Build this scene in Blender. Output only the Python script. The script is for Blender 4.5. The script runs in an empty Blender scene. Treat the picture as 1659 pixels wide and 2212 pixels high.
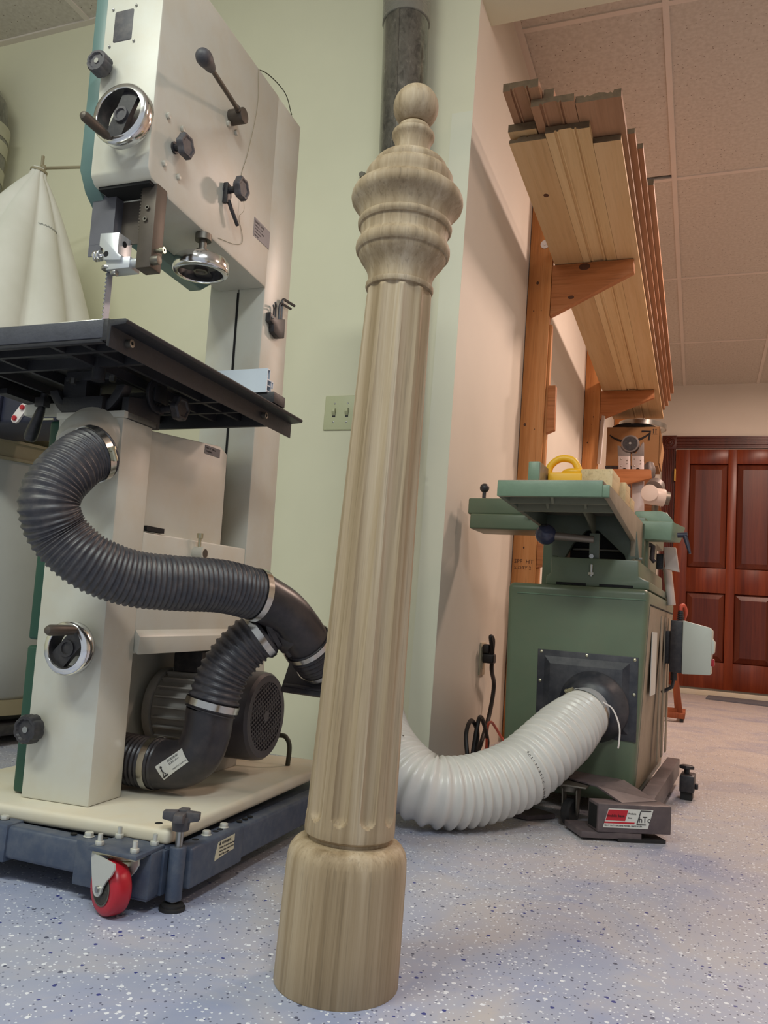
import bpy, bmesh, math, random
from mathutils import Vector, Matrix, Euler
random.seed(7)
SC = bpy.context.scene
COL = SC.collection
R_ = math.radians

# ------------------------------------------------------------------ camera
cam_d = bpy.data.cameras.new('camera'); cam = bpy.data.objects.new('camera', cam_d); COL.objects.link(cam)
cam_d.sensor_fit = 'VERTICAL'; cam_d.sensor_height = 24.0; cam_d.lens = 1739.237 / 2212 * 24.0
cam_d.clip_start = 0.02; cam_d.clip_end = 60
cam.matrix_world = Matrix(((0.930209, -0.026520, 0.366072, 0.0), (0.358522, -0.147861, -0.921737, 0.0),
                           (0.078572, 0.988653, -0.128033, 0.455), (0, 0, 0, 1)))
SC.camera = cam
# ------------------------------------------------------------------ world, lights, exposure
w = bpy.data.worlds.new('room_world'); SC.world = w; w.use_nodes = True
w.node_tree.nodes['Background'].inputs[0].default_value = (0.86, 0.92, 1.0, 1)
w.node_tree.nodes['Background'].inputs[1].default_value = 0.33

def area(name, loc, rot, sx, sy, power, col):
    d = bpy.data.lights.new(name, 'AREA'); d.shape = 'RECTANGLE'; d.size = sx; d.size_y = sy
    d.energy = power; d.color = col
    o = bpy.data.objects.new(name, d); COL.objects.link(o); o.location = loc; o.rotation_euler = rot
    o['kind'] = 'structure'
    return o
COOL = (0.96, 1.0, 0.88)
WARM = (1.0, 0.73, 0.60)
area('fluorescent_light', (-1.35, -0.55, 2.70), (R_(12), 0, R_(8)), 1.2, 0.30, 30, COOL)
area('fluorescent_light', (0.40, -0.50, 2.70), (R_(10), 0, R_(80)), 1.2, 0.30, 25, (0.9, 0.97, 1.0))
area('incandescent_light', (0.55, 3.9, 2.70), (0, 0, 0), 0.30, 0.30, 26, WARM)
area('incandescent_light', (0.75, 5.9, 2.70), (0, 0, 0), 0.30, 0.30, 24, WARM)
area('incandescent_light', (1.55, 1.9, 2.45), (0, R_(40), 0), 0.25, 0.25, 7, WARM)
SC.view_settings.view_transform = 'Standard'; SC.view_settings.look = 'None'
SC.view_settings.gamma = 1.0; SC.view_settings.exposure = 0.55
SC.view_settings.use_curve_mapping = False

# ------------------------------------------------------------------ materials
def srgb(r, g, b):
    f = lambda c: ((c / 255) / 12.92 if c / 255 <= 0.04045 else ((c / 255 + 0.055) / 1.055) ** 2.4)
    return (f(r), f(g), f(b), 1)

class NT:
    def __init__(s, name):
        s.m = bpy.data.materials.new(name); s.m.use_nodes = True
        s.n = s.m.node_tree.nodes; s.l = s.m.node_tree.links
        s.b = s.n['Principled BSDF']
        s.tc = s.n.new('ShaderNodeTexCoord')
    def map(s, scale, rot=(0, 0, 0), src='Object'):
        mp = s.n.new('ShaderNodeMapping'); mp.inputs['Scale'].default_value = scale; mp.inputs['Rotation'].default_value = rot
        s.l.new(s.tc.outputs[src], mp.inputs['Vector']); return mp.outputs[0]
    def noise(s, vec, scale, detail=3, rough=0.5, dist=0.0):
        x = s.n.new('ShaderNodeTexNoise'); x.inputs['Scale'].default_value = scale
        x.inputs['Detail'].default_value = detail; x.inputs['Roughness'].default_value = rough
        x.inputs['Distortion'].default_value = dist
        if vec is not None: s.l.new(vec, x.inputs['Vector'])
        return x.outputs['Fac']
    def ramp(s, fac, stops, interp='LINEAR'):
        r = s.n.new('ShaderNodeValToRGB'); r.color_ramp.interpolation = interp
        e = r.color_ramp.elements
        while len(e) < len(stops): e.new(0.5)
        for i, (p, c) in enumerate(stops):
            e[i].position = p; e[i].color = c if len(c) == 4 else (*c, 1)
        s.l.new(fac, r.inputs[0]); return r.outputs[0]
    def mix(s, fac, a, b, mode='MIX'):
        x = s.n.new('ShaderNodeMix'); x.data_type = 'RGBA'; x.blend_type = mode
        for sock, v in ((x.inputs[0], fac), (x.inputs[6], a), (x.inputs[7], b)):
            if hasattr(v, 'links') or isinstance(v, bpy.types.NodeSocket): s.l.new(v, sock)
            else: sock.default_value = v
        return x.outputs[2]
    def math(s, op, a, b=0.0):
        x = s.n.new('ShaderNodeMath'); x.operation = op
        for i, v in enumerate((a, b)):
            if isinstance(v, bpy.types.NodeSocket): s.l.new(v, x.inputs[i])
            else: x.inputs[i].default_value = v
        return x.outputs[0]
    def bump(s, h, strength=0.2, dist=0.002):
        b = s.n.new('ShaderNodeBump'); b.inputs['Strength'].default_value = strength; b.inputs['Distance'].default_value = dist
        s.l.new(h, b.inputs['Height']); s.l.new(b.outputs[0], s.b.inputs['Normal'])
    def done(s, col=None, rough=0.5, metal=0.0, spec=0.5):
        if col is not None:
            if isinstance(col, bpy.types.NodeSocket): s.l.new(col, s.b.inputs['Base Color'])
            else: s.b.inputs['Base Color'].default_value = col
        if isinstance(rough, bpy.types.NodeSocket): s.l.new(rough, s.b.inputs['Roughness'])
        else: s.b.inputs['Roughness'].default_value = rough
        s.b.inputs['Metallic'].default_value = metal; s.b.inputs['Specular IOR Level'].default_value = spec
        return s.m

def paint(name, rgb, rough=0.5, var=0.08, scale=6.0, metal=0.0, spec=0.5, bump=0.0, dust=None, bscale=400):
    t = NT(name); c = srgb(*rgb); d = tuple(x * (1 - var) for x in c[:3]) + (1,); e = tuple(min(1, x * (1 + var)) for x in c[:3]) + (1,)
    n = t.noise(t.map((1, 1, 1)), scale, 4, 0.6)
    col = t.ramp(n, [(0.3, d), (0.7, e)])
    if dust:
        n2 = t.noise(t.map((1, 1, 1)), scale * 2.3, 5, 0.65)
        f = t.ramp(n2, [(0.42, (0, 0, 0)), (0.75, (dust[1],) * 3)])
        col = t.mix(f, col, srgb(*dust[0]))
    if bump: t.bump(t.noise(t.map((1, 1, 1)), bscale, 2), bump, 0.001)
    return t.done(col, rough, metal, spec)

def wood(name, stops, grain=(70, 70, 2.0), band=(14, 14, 0.35), rough=0.6, seed=0.0, rot=(0, 0, 0), pores=0.25):
    t = NT(name)
    mp = t.n.new('ShaderNodeMapping'); mp.inputs['Location'].default_value = (seed, seed * .7, seed * 1.3)
    mp.inputs['Rotation'].default_value = rot
    t.l.new(t.tc.outputs['Object'], mp.inputs['Vector'])
    def sc(v):
        m2 = t.n.new('ShaderNodeMapping'); m2.inputs['Scale'].default_value = v; t.l.new(mp.outputs[0], m2.inputs['Vector']); return m2.outputs[0]
    g = t.noise(sc(grain), 1.0, 6, 0.65, 0.4)
    b = t.noise(sc(band), 1.0, 2, 0.5, 0.2)
    m = t.math('ADD', t.math('MULTIPLY', g, 0.5), t.math('MULTIPLY', b, 0.6))
    k = len(stops)
    col = t.ramp(m, [(0.36 + 0.36 * i / (k - 1), srgb(*c)) for i, c in enumerate(stops)])
    fine = t.noise(sc((grain[0] * 4, grain[1] * 4, grain[2] * 3)), 1.0, 2, 0.5)
    pf = t.ramp(fine, [(0.30, (pores,) * 3), (0.45, (0, 0, 0))])
    col = t.mix(pf, col, srgb(*[c * 0.55 for c in stops[0]]))
    t.bump(fine, 0.12, 0.0006)
    return t.done(col, rough, 0, 0.35)

def wood_axis(name, stops, axis, seed=0.0, **k):
    s, f = 60, 2.2
    g = [s, s, s]; g[axis] = f; b = [11, 11, 11]; b[axis] = 0.4
    return wood(name, stops, tuple(g), tuple(b), seed=seed, **k)

M = {}
# wall paint: warm cream, faint roller texture
def wall_mat(name, rgb):
    t = NT(name); n = t.noise(t.map((1, 1, 1)), 1.3, 4, 0.6)
    c = srgb(*rgb); d = tuple(x * 0.93 for x in c[:3]) + (1,)
    col = t.ramp(n, [(0.35, d), (0.65, c)])
    t.bump(t.noise(t.map((1, 1, 1)), 260, 3), 0.06, 0.001)
    return t.done(col, 0.55, 0, 0.3)
M['wall'] = wall_mat('wall_cream', (233, 230, 202))
M['wallpatch'] = wall_mat('wall_primer', (233, 232, 210))
M['wallw'] = wall_mat('wall_cream_warmlit', (230, 222, 208))  # same cream paint with the back room's warm light tinted in
# floor: blue grey epoxy with colour chips and drifts of saw dust
def floor_mat():
    t = NT('epoxy_floor')
    n1 = t.noise(t.map((1, 1, 1)), 2.2, 5, 0.6, 0.6)
    base = t.ramp(n1, [(0.3, srgb(142, 153, 188)), (0.5, srgb(164, 170, 190)), (0.72, srgb(180, 181, 188))])
    n2 = t.noise(t.map((1.0, 1.0, 1)), 3.1, 6, 0.7, 1.0)
    # tan tone grows stronger towards the further room
    sx = t.n.new('ShaderNodeSeparateXYZ'); t.l.new(t.tc.outputs['Object'], sx.inputs[0])
    far = t.n.new('ShaderNodeMapRange'); far.inputs[1].default_value = 1.1; far.inputs[2].default_value = 2.9
    far.inputs[3].default_value = 0.0; far.inputs[4].default_value = 0.30
    t.l.new(sx.outputs[1], far.inputs[0])
    dsum = t.math('ADD', n2, far.outputs[0])
    df = t.ramp(dsum, [(0.48, (0, 0, 0)), (0.82, (0.8, 0.8, 0.8))])
    base = t.mix(df, base, srgb(194, 184, 174))
    v = t.n.new('ShaderNodeTexVoronoi'); v.inputs['Scale'].default_value = 105; v.inputs['Randomness'].default_value = 1
    t.l.new(t.map((1, 1, 0.0)), v.inputs['Vector'])
    vd = t.n.new('ShaderNodeSeparateColor'); t.l.new(v.outputs['Color'], vd.inputs[0])
    nz = t.noise(t.map((1, 1, 1)), 330, 2)
    dist = t.math('ADD', v.outputs['Distance'], t.math('MULTIPLY', nz, 0.35))
    size = t.math('ADD', t.math('MULTIPLY', vd.outputs[1], 0.16), 0.36)
    inside = t.math('LESS_THAN', dist, size)
    white = t.math('MULTIPLY', inside, t.math('GREATER_THAN', vd.outputs[0], 0.74))
    dark = t.math('MULTIPLY', inside, t.math('LESS_THAN', vd.outputs[0], 0.10))
    navy = t.math('MULTIPLY', inside, t.math('LESS_THAN', vd.outputs[0], 0.05))
    c = t.mix(white, base, srgb(226, 230, 238)); c = t.mix(dark, c, srgb(88, 92, 112)); c = t.mix(navy, c, srgb(58, 66, 132))
    v2 = t.n.new('ShaderNodeTexVoronoi'); v2.inputs['Scale'].default_value = 220
    t.l.new(t.map((1, 1, 0.0)), v2.inputs['Vector'])
    v2d = t.n.new('ShaderNodeSeparateColor'); t.l.new(v2.outputs['Color'], v2d.inputs[0])
    in2 = t.math('LESS_THAN', v2.outputs['Distance'], 0.33)
    w2 = t.math('MULTIPLY', in2, t.math('GREATER_THAN', v2d.outputs[0], 0.82))
    d2 = t.math('MULTIPLY', in2, t.math('LESS_THAN', v2d.outputs[0], 0.11))
    c = t.mix(w2, c, srgb(214, 219, 230)); c = t.mix(d2, c, srgb(96, 100, 122))
    t.bump(t.noise(t.map((1, 1, 1)), 90, 3), 0.05, 0.001)
    rg = t.ramp(n2, [(0.3, (0.34,) * 3), (0.7, (0.62,) * 3)])
    return t.done(c, rg, 0, 0.4)
M['floor'] = floor_mat()
def tile_mat():
    t = NT('mineral_tile')
    v = t.n.new('ShaderNodeTexVoronoi'); v.inputs['Scale'].default_value = 1
    t.l.new(t.map((62, 80, 1)), v.inputs['Vector'])
    vd = t.n.new('ShaderNodeSeparateColor'); t.l.new(v.outputs['Color'], vd.inputs[0])
    hole = t.math('MULTIPLY', t.math('LESS_THAN', v.outputs['Distance'], 0.15), t.math('GREATER_THAN', vd.outputs[0], 0.62))
    n = t.noise(t.map((1, 1, 1)), 60, 4)
    base = t.ramp(n, [(0.35, srgb(203, 195, 182)), (0.65, srgb(215, 208, 196))])
    c = t.mix(hole, base, srgb(120, 104, 88))
    inv = t.math('SUBTRACT', 1.0, hole); t.bump(inv, 0.5, 0.003)
    return t.done(c, 0.9, 0, 0.1)
M['tile'] = tile_mat()
M['tbar'] = paint('tbar_white', (226, 216, 204), 0.5, 0.03)
OAK = [(132, 112, 84), (154, 134, 105), (172, 153, 125), (188, 171, 146)]
M['oak'] = wood('post_oak', OAK, (90, 90, 1.6), (30, 30, 0.30), 0.62, 1.7)
PINE = [(176, 110, 58), (196, 132, 76), (212, 152, 98)]
M['stud'] = wood_axis('stud_pine', PINE, 2, 3.1)
M['bracket'] = wood_axis('bracket_pine', [(150, 90, 50), (176, 112, 66), (192, 130, 84)], 0, 5.3)
M['knot'] = paint('pine_knot', (84, 48, 26), 0.6, 0.2, 60)
for i, st in enumerate(([(186, 150, 106), (204, 170, 124), (214, 184, 140)], [(198, 160, 112), (214, 182, 134), (224, 196, 150)], [(190, 152, 106), (208, 172, 124), (218, 186, 142)],
                        [(150, 112, 84), (168, 128, 98), (182, 142, 112)], [(162, 112, 76), (178, 128, 92), (190, 142, 106)])):
    M['board%d' % i] = wood('moulding_wood_%s' % 'abcde'[i], st, (42, 42, 42 / 1.0) if False else (34, 1.4, 34), (7, .3, 7), seed=2.0 + i * 3.7, pores=.10)
M['bendgrain'] = paint('board_end_grain', (100, 80, 58), 0.8, 0.2, 60)
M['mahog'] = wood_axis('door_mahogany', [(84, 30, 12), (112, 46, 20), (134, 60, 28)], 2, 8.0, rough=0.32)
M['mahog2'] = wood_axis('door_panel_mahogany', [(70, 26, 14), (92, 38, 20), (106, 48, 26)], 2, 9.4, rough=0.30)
M['trimw'] = wood_axis('casing_mahogany', [(64, 24, 14), (82, 33, 20), (96, 42, 26)], 2, 4.4, rough=0.35)
M['brass'] = paint('brass', (206, 170, 90), 0.3, 0.03, 5, 1.0)
M['cream'] = paint('machine_cream', (204, 203, 191), 0.38, 0.035, 5, dust=((196, 180, 150), 0.35))
M['creamw'] = paint('machine_cream_dusty', (208, 202, 184), 0.55, 0.05, 4, dust=((206, 186, 146), 0.4))
M['sawgreen'] = paint('door_teal', (96, 124, 120), 0.4, 0.06)
M['sawgreen2'] = paint('door_dark_green', (34, 74, 58), 0.45, 0.06)
M['black'] = paint('black_plastic', (44, 43, 47), 0.42, 0.12, 30, dust=((110, 104, 98), 0.25))
M['blackd'] = paint('dusty_black_plastic', (70, 69, 74), 0.55, 0.10, 20, dust=((130, 122, 116), 0.4))
M['castblk'] = paint('cast_iron_black', (38, 38, 42), 0.5, 0.15, 40, bump=0.35, bscale=180)
M['tabledge'] = paint('cast_iron_dark_grey', (64, 66, 74), 0.6, 0.12, 50, bump=0.5, bscale=160)
M['steel'] = paint('machined_steel', (176, 176, 172), 0.3, 0.05, 30, 1.0)
M['dsteel'] = paint('dull_steel', (120, 116, 108), 0.5, 0.1, 30, 0.9)
M['brownst'] = paint('dusty_gunmetal', (92, 84, 76), 0.5, 0.12, 25, 0.5)
M['chrome'] = paint('chrome', (235, 235, 235), 0.16, 0.0, 5, 1.0)
M['band'] = paint('clamp_band_steel', (205, 203, 196), 0.22, 0.04, 20, 1.0)
M['alu'] = paint('aluminium_block', (206, 210, 214), 0.38, 0.03, 20, 0.6)
M['alub'] = paint('anodised_fence', (206, 216, 226), 0.4, 0.02, 20, 0.25)
M['hose'] = paint('black_hose_rubber', (56, 56, 62), 0.42, 0.10, 26, dust=((120, 112, 106), 0.35))
M['fit'] = paint('black_abs_fitting', (44, 42, 46), 0.34, 0.10, 12, dust=((104, 94, 88), 0.3))
M['fan'] = paint('motor_cowl_plastic', (70, 66, 70), 0.36, 0.05, 12)
M['finm'] = paint('motor_body_grey', (160, 157, 150), 0.5, 0.08, 20)
M['slate'] = paint('mobile_base_slate', (66, 76, 94), 0.42, 0.07, 20, dust=((120, 122, 124), 0.35))
M['red'] = paint('red_polyurethane', (176, 30, 44), 0.32, 0.06, 20)
M['zinc'] = paint('zinc_plate', (190, 186, 160), 0.3, 0.06, 14, 0.8)
M['rubber'] = paint('black_rubber', (34, 33, 33), 0.6, 0.1)
M['holeblk'] = paint('dark_opening', (12, 12, 13), 0.8, 0.05)
M['jgreen'] = paint('jointer_green', (98, 112, 90), 0.34, 0.06, 10, dust=((110, 112, 90), 0.3))
M['jgreenl'] = paint('jointer_cast_green', (116, 140, 118), 0.38, 0.08, 20, bump=0.25, bscale=120)
M['jdark'] = paint('jointer_cast_dark_green', (98, 108, 96), 0.5, 0.08, 20, bump=0.25, bscale=120)
M['jrib'] = paint('dusty_cast_rib', (124, 126, 108), 0.6, 0.08, 20)
M['jdust'] = paint('jointer_dusty_side', (150, 136, 116), 0.55, 0.08, 8, dust=((176, 160, 140), 0.5))
M['greycast'] = paint('ground_cast_iron', (150, 140, 130), 0.4, 0.06, 20, 0.5)
M['panelblk'] = paint('dust_chute_black', (40, 42, 50), 0.4, 0.15, 8, dust=((96, 94, 96), 0.5))
M['greyplast'] = paint('light_grey_plastic', (170, 172, 174), 0.4, 0.03)
M['whosem'] = None
def whose():
    t = NT('white_vinyl_hose'); n = t.noise(t.map((1, 1, 1)), 9, 3)
    col = t.ramp(n, [(0.3, srgb(206, 204, 198)), (0.7, srgb(222, 220, 214))])
    t.b.inputs['Subsurface Weight'].default_value = 0.15; t.b.inputs['Subsurface Radius'].default_value = (0.02, 0.02, 0.015)
    return t.done(col, 0.28, 0, 0.5)
M['whosem'] = whose()
M['ink'] = paint('dark_ink', (40, 38, 40), 0.6, 0.02)
M['inkred'] = paint('red_ink', (184, 34, 46), 0.45, 0.03)
M['label'] = paint('white_label', (214, 214, 206), 0.5, 0.03)
M['labelc'] = paint('cream_label', (206, 200, 172), 0.5, 0.04)
M['greylab'] = paint('metal_nameplate', (122, 120, 124), 0.5, 0.06, 30)
M['base'] = paint('jointer_base_grey', (86, 76, 78), 0.45, 0.1, 18, dust=((130, 116, 112), 0.35))
M['swgrey'] = paint('switch_box_grey', (196, 204, 194), 0.4, 0.02)
M['cloth'] = None
def cloth():
    t = NT('filter_bag_cloth'); n = t.noise(t.map((1, 1, 1)), 5, 4)
    col = t.ramp(n, [(0.3, srgb(212, 211, 198)), (0.7, srgb(228, 227, 217))])
    t.bump(t.noise(t.map((1, 1, 1)), 500, 2), 0.15, 0.001)
    return t.done(col, 0.85, 0, 0.15)
M['cloth'] = cloth()
M['cloth2'] = paint('lower_bag_grey', (168, 170, 164), 0.6, 0.06, 4)
M['navy'] = paint('collector_navy', (44, 46, 62), 0.4, 0.1, 12)
def duct_mat():
    t = NT('galvanised_duct'); n = t.noise(t.map((1, 1, 0.5)), 55, 5, 0.7, 0.6)
    n2 = t.noise(t.map((1, 1, 1)), 7, 3)
    col = t.ramp(t.math('ADD', t.math('MULTIPLY', n, .6), t.math('MULTIPLY', n2, .4)), [(0.36, srgb(92, 90, 88)), (0.5, srgb(134, 132, 126)), (0.66, srgb(160, 156, 148))])
    rg = t.ramp(n, [(0.3, (0.14,) * 3), (0.7, (0.30,) * 3)])
    return t.done(col, rg, 0.75, 0.6)
M['duct'] = duct_mat()
def tape_mat():
    t = NT('clear_tape'); t.b.inputs['Transmission Weight'].default_value = 0.75; t.b.inputs['IOR'].default_value = 1.3
    t.bump(t.noise(t.map((1, 1, 6)), 30, 3), 0.5, 0.004)
    return t.done(srgb(232, 228, 214), 0.12)
M['tape'] = tape_mat()
M['beige_tape'] = paint('foil_tape', (176, 174, 150), 0.35, 0.08, 14)
M['switchpl'] = paint('almond_switch_plate', (196, 198, 160), 0.4, 0.02)
M['almond'] = paint('almond_outlet', (186, 172, 146), 0.45, 0.02)
M['cord'] = paint('black_cord', (34, 30, 30), 0.5, 0.05)
M['cordo'] = paint('olive_cord', (56, 56, 40), 0.55, 0.05)
M['cordr'] = paint('orange_cord', (206, 84, 60), 0.5, 0.05)
M['yellow'] = paint('yellow_plastic', (240, 184, 40), 0.4, 0.03)
M['maple'] = wood_axis('pale_offcut', [(196, 168, 122), (214, 190, 146), (226, 206, 166)], 1, 12.0)
M['cardboard'] = paint('cardboard', (166, 124, 82), 0.8, 0.05, 8)
M['ladder'] = paint('ladder_aluminium', (190, 180, 178), 0.4, 0.04, 14, 0.4)
M['hingeg'] = paint('hinge_grey', (120, 112, 108), 0.5, 0.05, 14, 0.3)
M['white'] = paint('white_sheet', (226, 218, 214), 0.6, 0.02)
M['pvc'] = paint('pvc_white', (208, 194, 184), 0.4, 0.03)
M['mat'] = paint('grey_carpet_mat', (104, 104, 112), 0.95, 0.15, 120, bump=0.6, bscale=300)
M['cart'] = wood_axis('cart_wood', [(126, 62, 34), (150, 80, 46), (168, 98, 60)], 2, 6.6)
M['boltw'] = paint('bright_zinc_bolt', (206, 206, 198), 0.35, 0.03, 20, 0.35)
M['ballg'] = paint('ball_grip_slate', (64, 68, 90), 0.16, 0.05, 10)
M['guardg'] = paint('blade_guard_grey', (92, 92, 99), 0.5, 0.08, 16)
M['bladem'] = paint('blade_steel', (150, 156, 168), 0.35, 0.06, 30, 0.4)
M['khaki'] = paint('khaki_painted_tube', (150, 140, 112), 0.5, 0.05)

# ------------------------------------------------------------------ mesh builder
def frame_of(d):
    d = Vector(d).normalized(); a = Vector((0, 0, 1)) if abs(d.z) < 0.9 else Vector((1, 0, 0))
    x = a.cross(d).normalized(); return x, d.cross(x).normalized(), d

class MB:
    def __init__(s): s.bm = bmesh.new()
    def _grid(s, rings, closed=True, cap0=True, cap1=True):
        V = [[s.bm.verts.new(p) for p in r] for r in rings]; n = len(V[0])
        for a, b in zip(V, V[1:]):
            for i in range(n if closed else n - 1):
                j = (i + 1) % n
                s.bm.faces.new((a[i], a[j], b[j], b[i]))
        if closed and cap0 and n > 2: s.bm.faces.new(V[0][::-1])
        if closed and cap1 and n > 2: s.bm.faces.new(V[-1])
        return s
    def box(s, x0, x1, y0, y1, z0, z1):
        return s._grid([[(x0, y0, z0), (x1, y0, z0), (x1, y1, z0), (x0, y1, z0)], [(x0, y0, z1), (x1, y0, z1), (x1, y1, z1), (x0, y1, z1)]])
    def hexa(s, b, t): return s._grid([b, t])
    def prism(s, pts, axis, a, b):
        f = {'x': lambda p, v: (v, p[0], p[1]), 'y': lambda p, v: (p[0], v, p[1]), 'z': lambda p, v: (p[0], p[1], v)}[axis]
        return s._grid([[f(p, a) for p in pts], [f(p, b) for p in pts]])
    def cyl(s, p0, p1, r0, r1=None, n=24):
        r1 = r0 if r1 is None else r1; p0 = Vector(p0); p1 = Vector(p1); x, y, d = frame_of(p1 - p0)
        ring = lambda p, r: [p + x * (r * math.cos(2 * math.pi * i / n)) + y * (r * math.sin(2 * math.pi * i / n)) for i in range(n)]
        return s._grid([ring(p0, r0), ring(p1, r1)])
    def lathe(s, prof, p=(0, 0, 0), d=(0, 0, 1), n=32, rf=None):
        """prof = [(height, radius)] along d from p; rf(theta, h) scales the radius"""
        p = Vector(p); x, y, d = frame_of(d); rings = []
        for h, r in prof:
            ring = []
            for i in range(n):
                th = 2 * math.pi * i / n; k = r * (rf(th, h) if rf else 1)
                ring.append(p + d * h + x * (k * math.cos(th)) + y * (k * math.sin(th)))
            rings.append(ring)
        return s._grid(rings)
    def sphere(s, c, r, n=20, sc=(1, 1, 1)):
        m = n // 2; prof = []
        rings = []
        for j in range(1, m):
            ph = math.pi * j / m
            rings.append([(c[0] + sc[0] * r * math.sin(ph) * math.cos(2 * math.pi * i / n), c[1] + sc[1] * r * math.sin(ph) * math.sin(2 * math.pi * i / n), c[2] - sc[2] * r * math.cos(ph)) for i in range(n)])
        return s._grid(rings)
    def tube(s, pts, r, n=10, rad=None):
        pts = [Vector(p) for p in pts]; rings = []; N = len(pts); up = None
        for i, p in enumerate(pts):
            t = (pts[min(i + 1, N - 1)] - pts[max(i - 1, 0)]).normalized()
            if up is None: up = frame_of(t)[0]
            x = (up - t * up.dot(t)).normalized(); up = x; y = t.cross(x); q = rad[i] if rad else r
            rings.append([p + x * (q * math.cos(2 * math.pi * k / n)) + y * (q * math.sin(2 * math.pi * k / n)) for k in range(n)])
        return s._grid(rings)
    def ring(s, c, d, R, prof, n=40):
        """closed profile [(radial offset, axial offset)] swept round a circle"""
        c = Vector(c); x, y, d = frame_of(d); rings = []
        for i in range(n + 1):
            th = 2 * math.pi * i / n; e = x * math.cos(th) + y * math.sin(th)
            rings.append([c + e * (R + a) + d * b for a, b in prof])
        s._grid(rings, cap0=False, cap1=False); return s
    def done(s, bevel=0.0, seg=2, xf=None):
        bm = s.bm
        bmesh.ops.remove_doubles(bm, verts=bm.verts, dist=1e-6)
        bmesh.ops.recalc_face_normals(bm, faces=bm.faces)
        if bevel:
            ed = [e for e in bm.edges if len(e.link_faces) == 2 and e.calc_face_angle(0) > R_(40)]
            bmesh.ops.bevel(bm, geom=ed, offset=bevel, segments=seg, affect='EDGES', profile=0.5, clamp_overlap=True)
        if xf is not None: bmesh.ops.transform(bm, matrix=xf, verts=bm.verts)
        return bm

def obj(name, mb, mat, parent=None, bevel=0.0, seg=2, smooth=True, ang=38, xf=None):
    bm = mb.done(bevel, seg, xf)
    me = bpy.data.meshes.new(name); bm.to_mesh(me); bm.free()
    if smooth:
        for p in me.polygons: p.use_smooth = True
        me.set_sharp_from_angle(angle=R_(ang))
    for m in (mat if isinstance(mat, (list, tuple)) else [mat]): me.materials.append(m)
    o = bpy.data.objects.new(name, me); COL.objects.link(o)
    if parent is not None: o.parent = parent
    return o
def thing(name, label, cat, loc=(0, 0, 0), rot=(0, 0, 0), group=None):
    o = bpy.data.objects.new(name, None); COL.objects.link(o); o.location = loc; o.rotation_euler = rot
    o.empty_display_size = 0.05
    o['label'] = label; o['category'] = cat
    if group: o['group'] = group
    return o
def tag(o, label, cat, group=None):
    o['label'] = label; o['category'] = cat
    if group: o['group'] = group
    return o
def struct(o): o['kind'] = 'structure'; return o
def dup(o, parent=None, loc=None):
    c = o.copy(); COL.objects.link(c)
    if parent is not None: c.parent = parent
    if loc is not None: c.location = loc
    return c
DEPS = None
def text(name, s, parent, origin, ex, ey, size, mat, align='LEFT', extr=0.0002):
    cu = bpy.data.curves.new(name, 'FONT'); cu.body = s; cu.size = size; cu.extrude = extr; cu.align_x = align; cu.resolution_u = 2
    t = bpy.data.objects.new(name, cu); COL.objects.link(t)
    bpy.context.view_layer.update()
    me = bpy.data.meshes.new_from_object(t.evaluated_get(bpy.context.evaluated_depsgraph_get()))
    bpy.data.objects.remove(t); bpy.data.curves.remove(cu)
    me.materials.clear(); me.materials.append(mat)
    ex = Vector(ex).normalized(); ey = Vector(ey); ey = (ey - ex * ey.dot(ex)).normalized(); ez = ex.cross(ey)
    m = Matrix((ex, ey, ez)).transposed().to_4x4(); m.translation = Vector(origin)
    me.transform(m)
    o = bpy.data.objects.new(name, me); COL.objects.link(o); o.parent = parent
    return o
def plate(c, ex, ey, wd, ht, th=0.0008):
    """thin rectangle, c = centre of the back face"""
    ex = Vector(ex).normalized(); ey = Vector(ey); ey = (ey - ex * ey.dot(ex)).normalized(); ez = ex.cross(ey); c = Vector(c); mb = MB()
    q = lambda k: [c + ex * (sx * wd / 2) + ey * (sy * ht / 2) + ez * k for sx, sy in ((-1, -1), (1, -1), (1, 1), (-1, 1))]
    return mb.hexa(q(0), q(th))
def spline(pts, n):
    P = [Vector(p) for p in pts]; P = [P[0] * 2 - P[1]] + P + [P[-1] * 2 - P[-2]]; out = []
    for i in range(1, len(P) - 2):
        for k in range(n):
            t = k / n; a, b, c, d = P[i - 1], P[i], P[i + 1], P[i + 2]
            out.append(0.5 * ((2 * b) + (c - a) * t + (2 * a - 5 * b + 4 * c - d) * t * t + (3 * b - a - 3 * c + d) * t ** 3))
    out.append(P[-2]); return out
def resample(pts, step):
    out = [pts[0].copy()]; acc = 0.0
    for a, b in zip(pts, pts[1:]):
        L = (b - a).length; d = step - acc
        while d <= L:
            out.append(a.lerp(b, d / L)); d += step
        acc = (acc + L) % step
    return out
def corrugated(pts, R, pitch, amp, n=36, per=5, shape=1.6):
    """ribbed flexible hose along a smoothed path"""
    p = resample(spline(pts, 16), pitch / per)
    rad = []
    for i in range(len(p)):
        s = 0.5 - 0.5 * math.cos(2 * math.pi * i / per)
        rad.append(R - amp + amp * s ** shape)
    return MB().tube(p, R, n, rad), p
def hexbolt(p, d, r, h, n=6): return MB().cyl(p, Vector(p) + Vector(d).normalized() * h, r, r, n)

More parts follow.
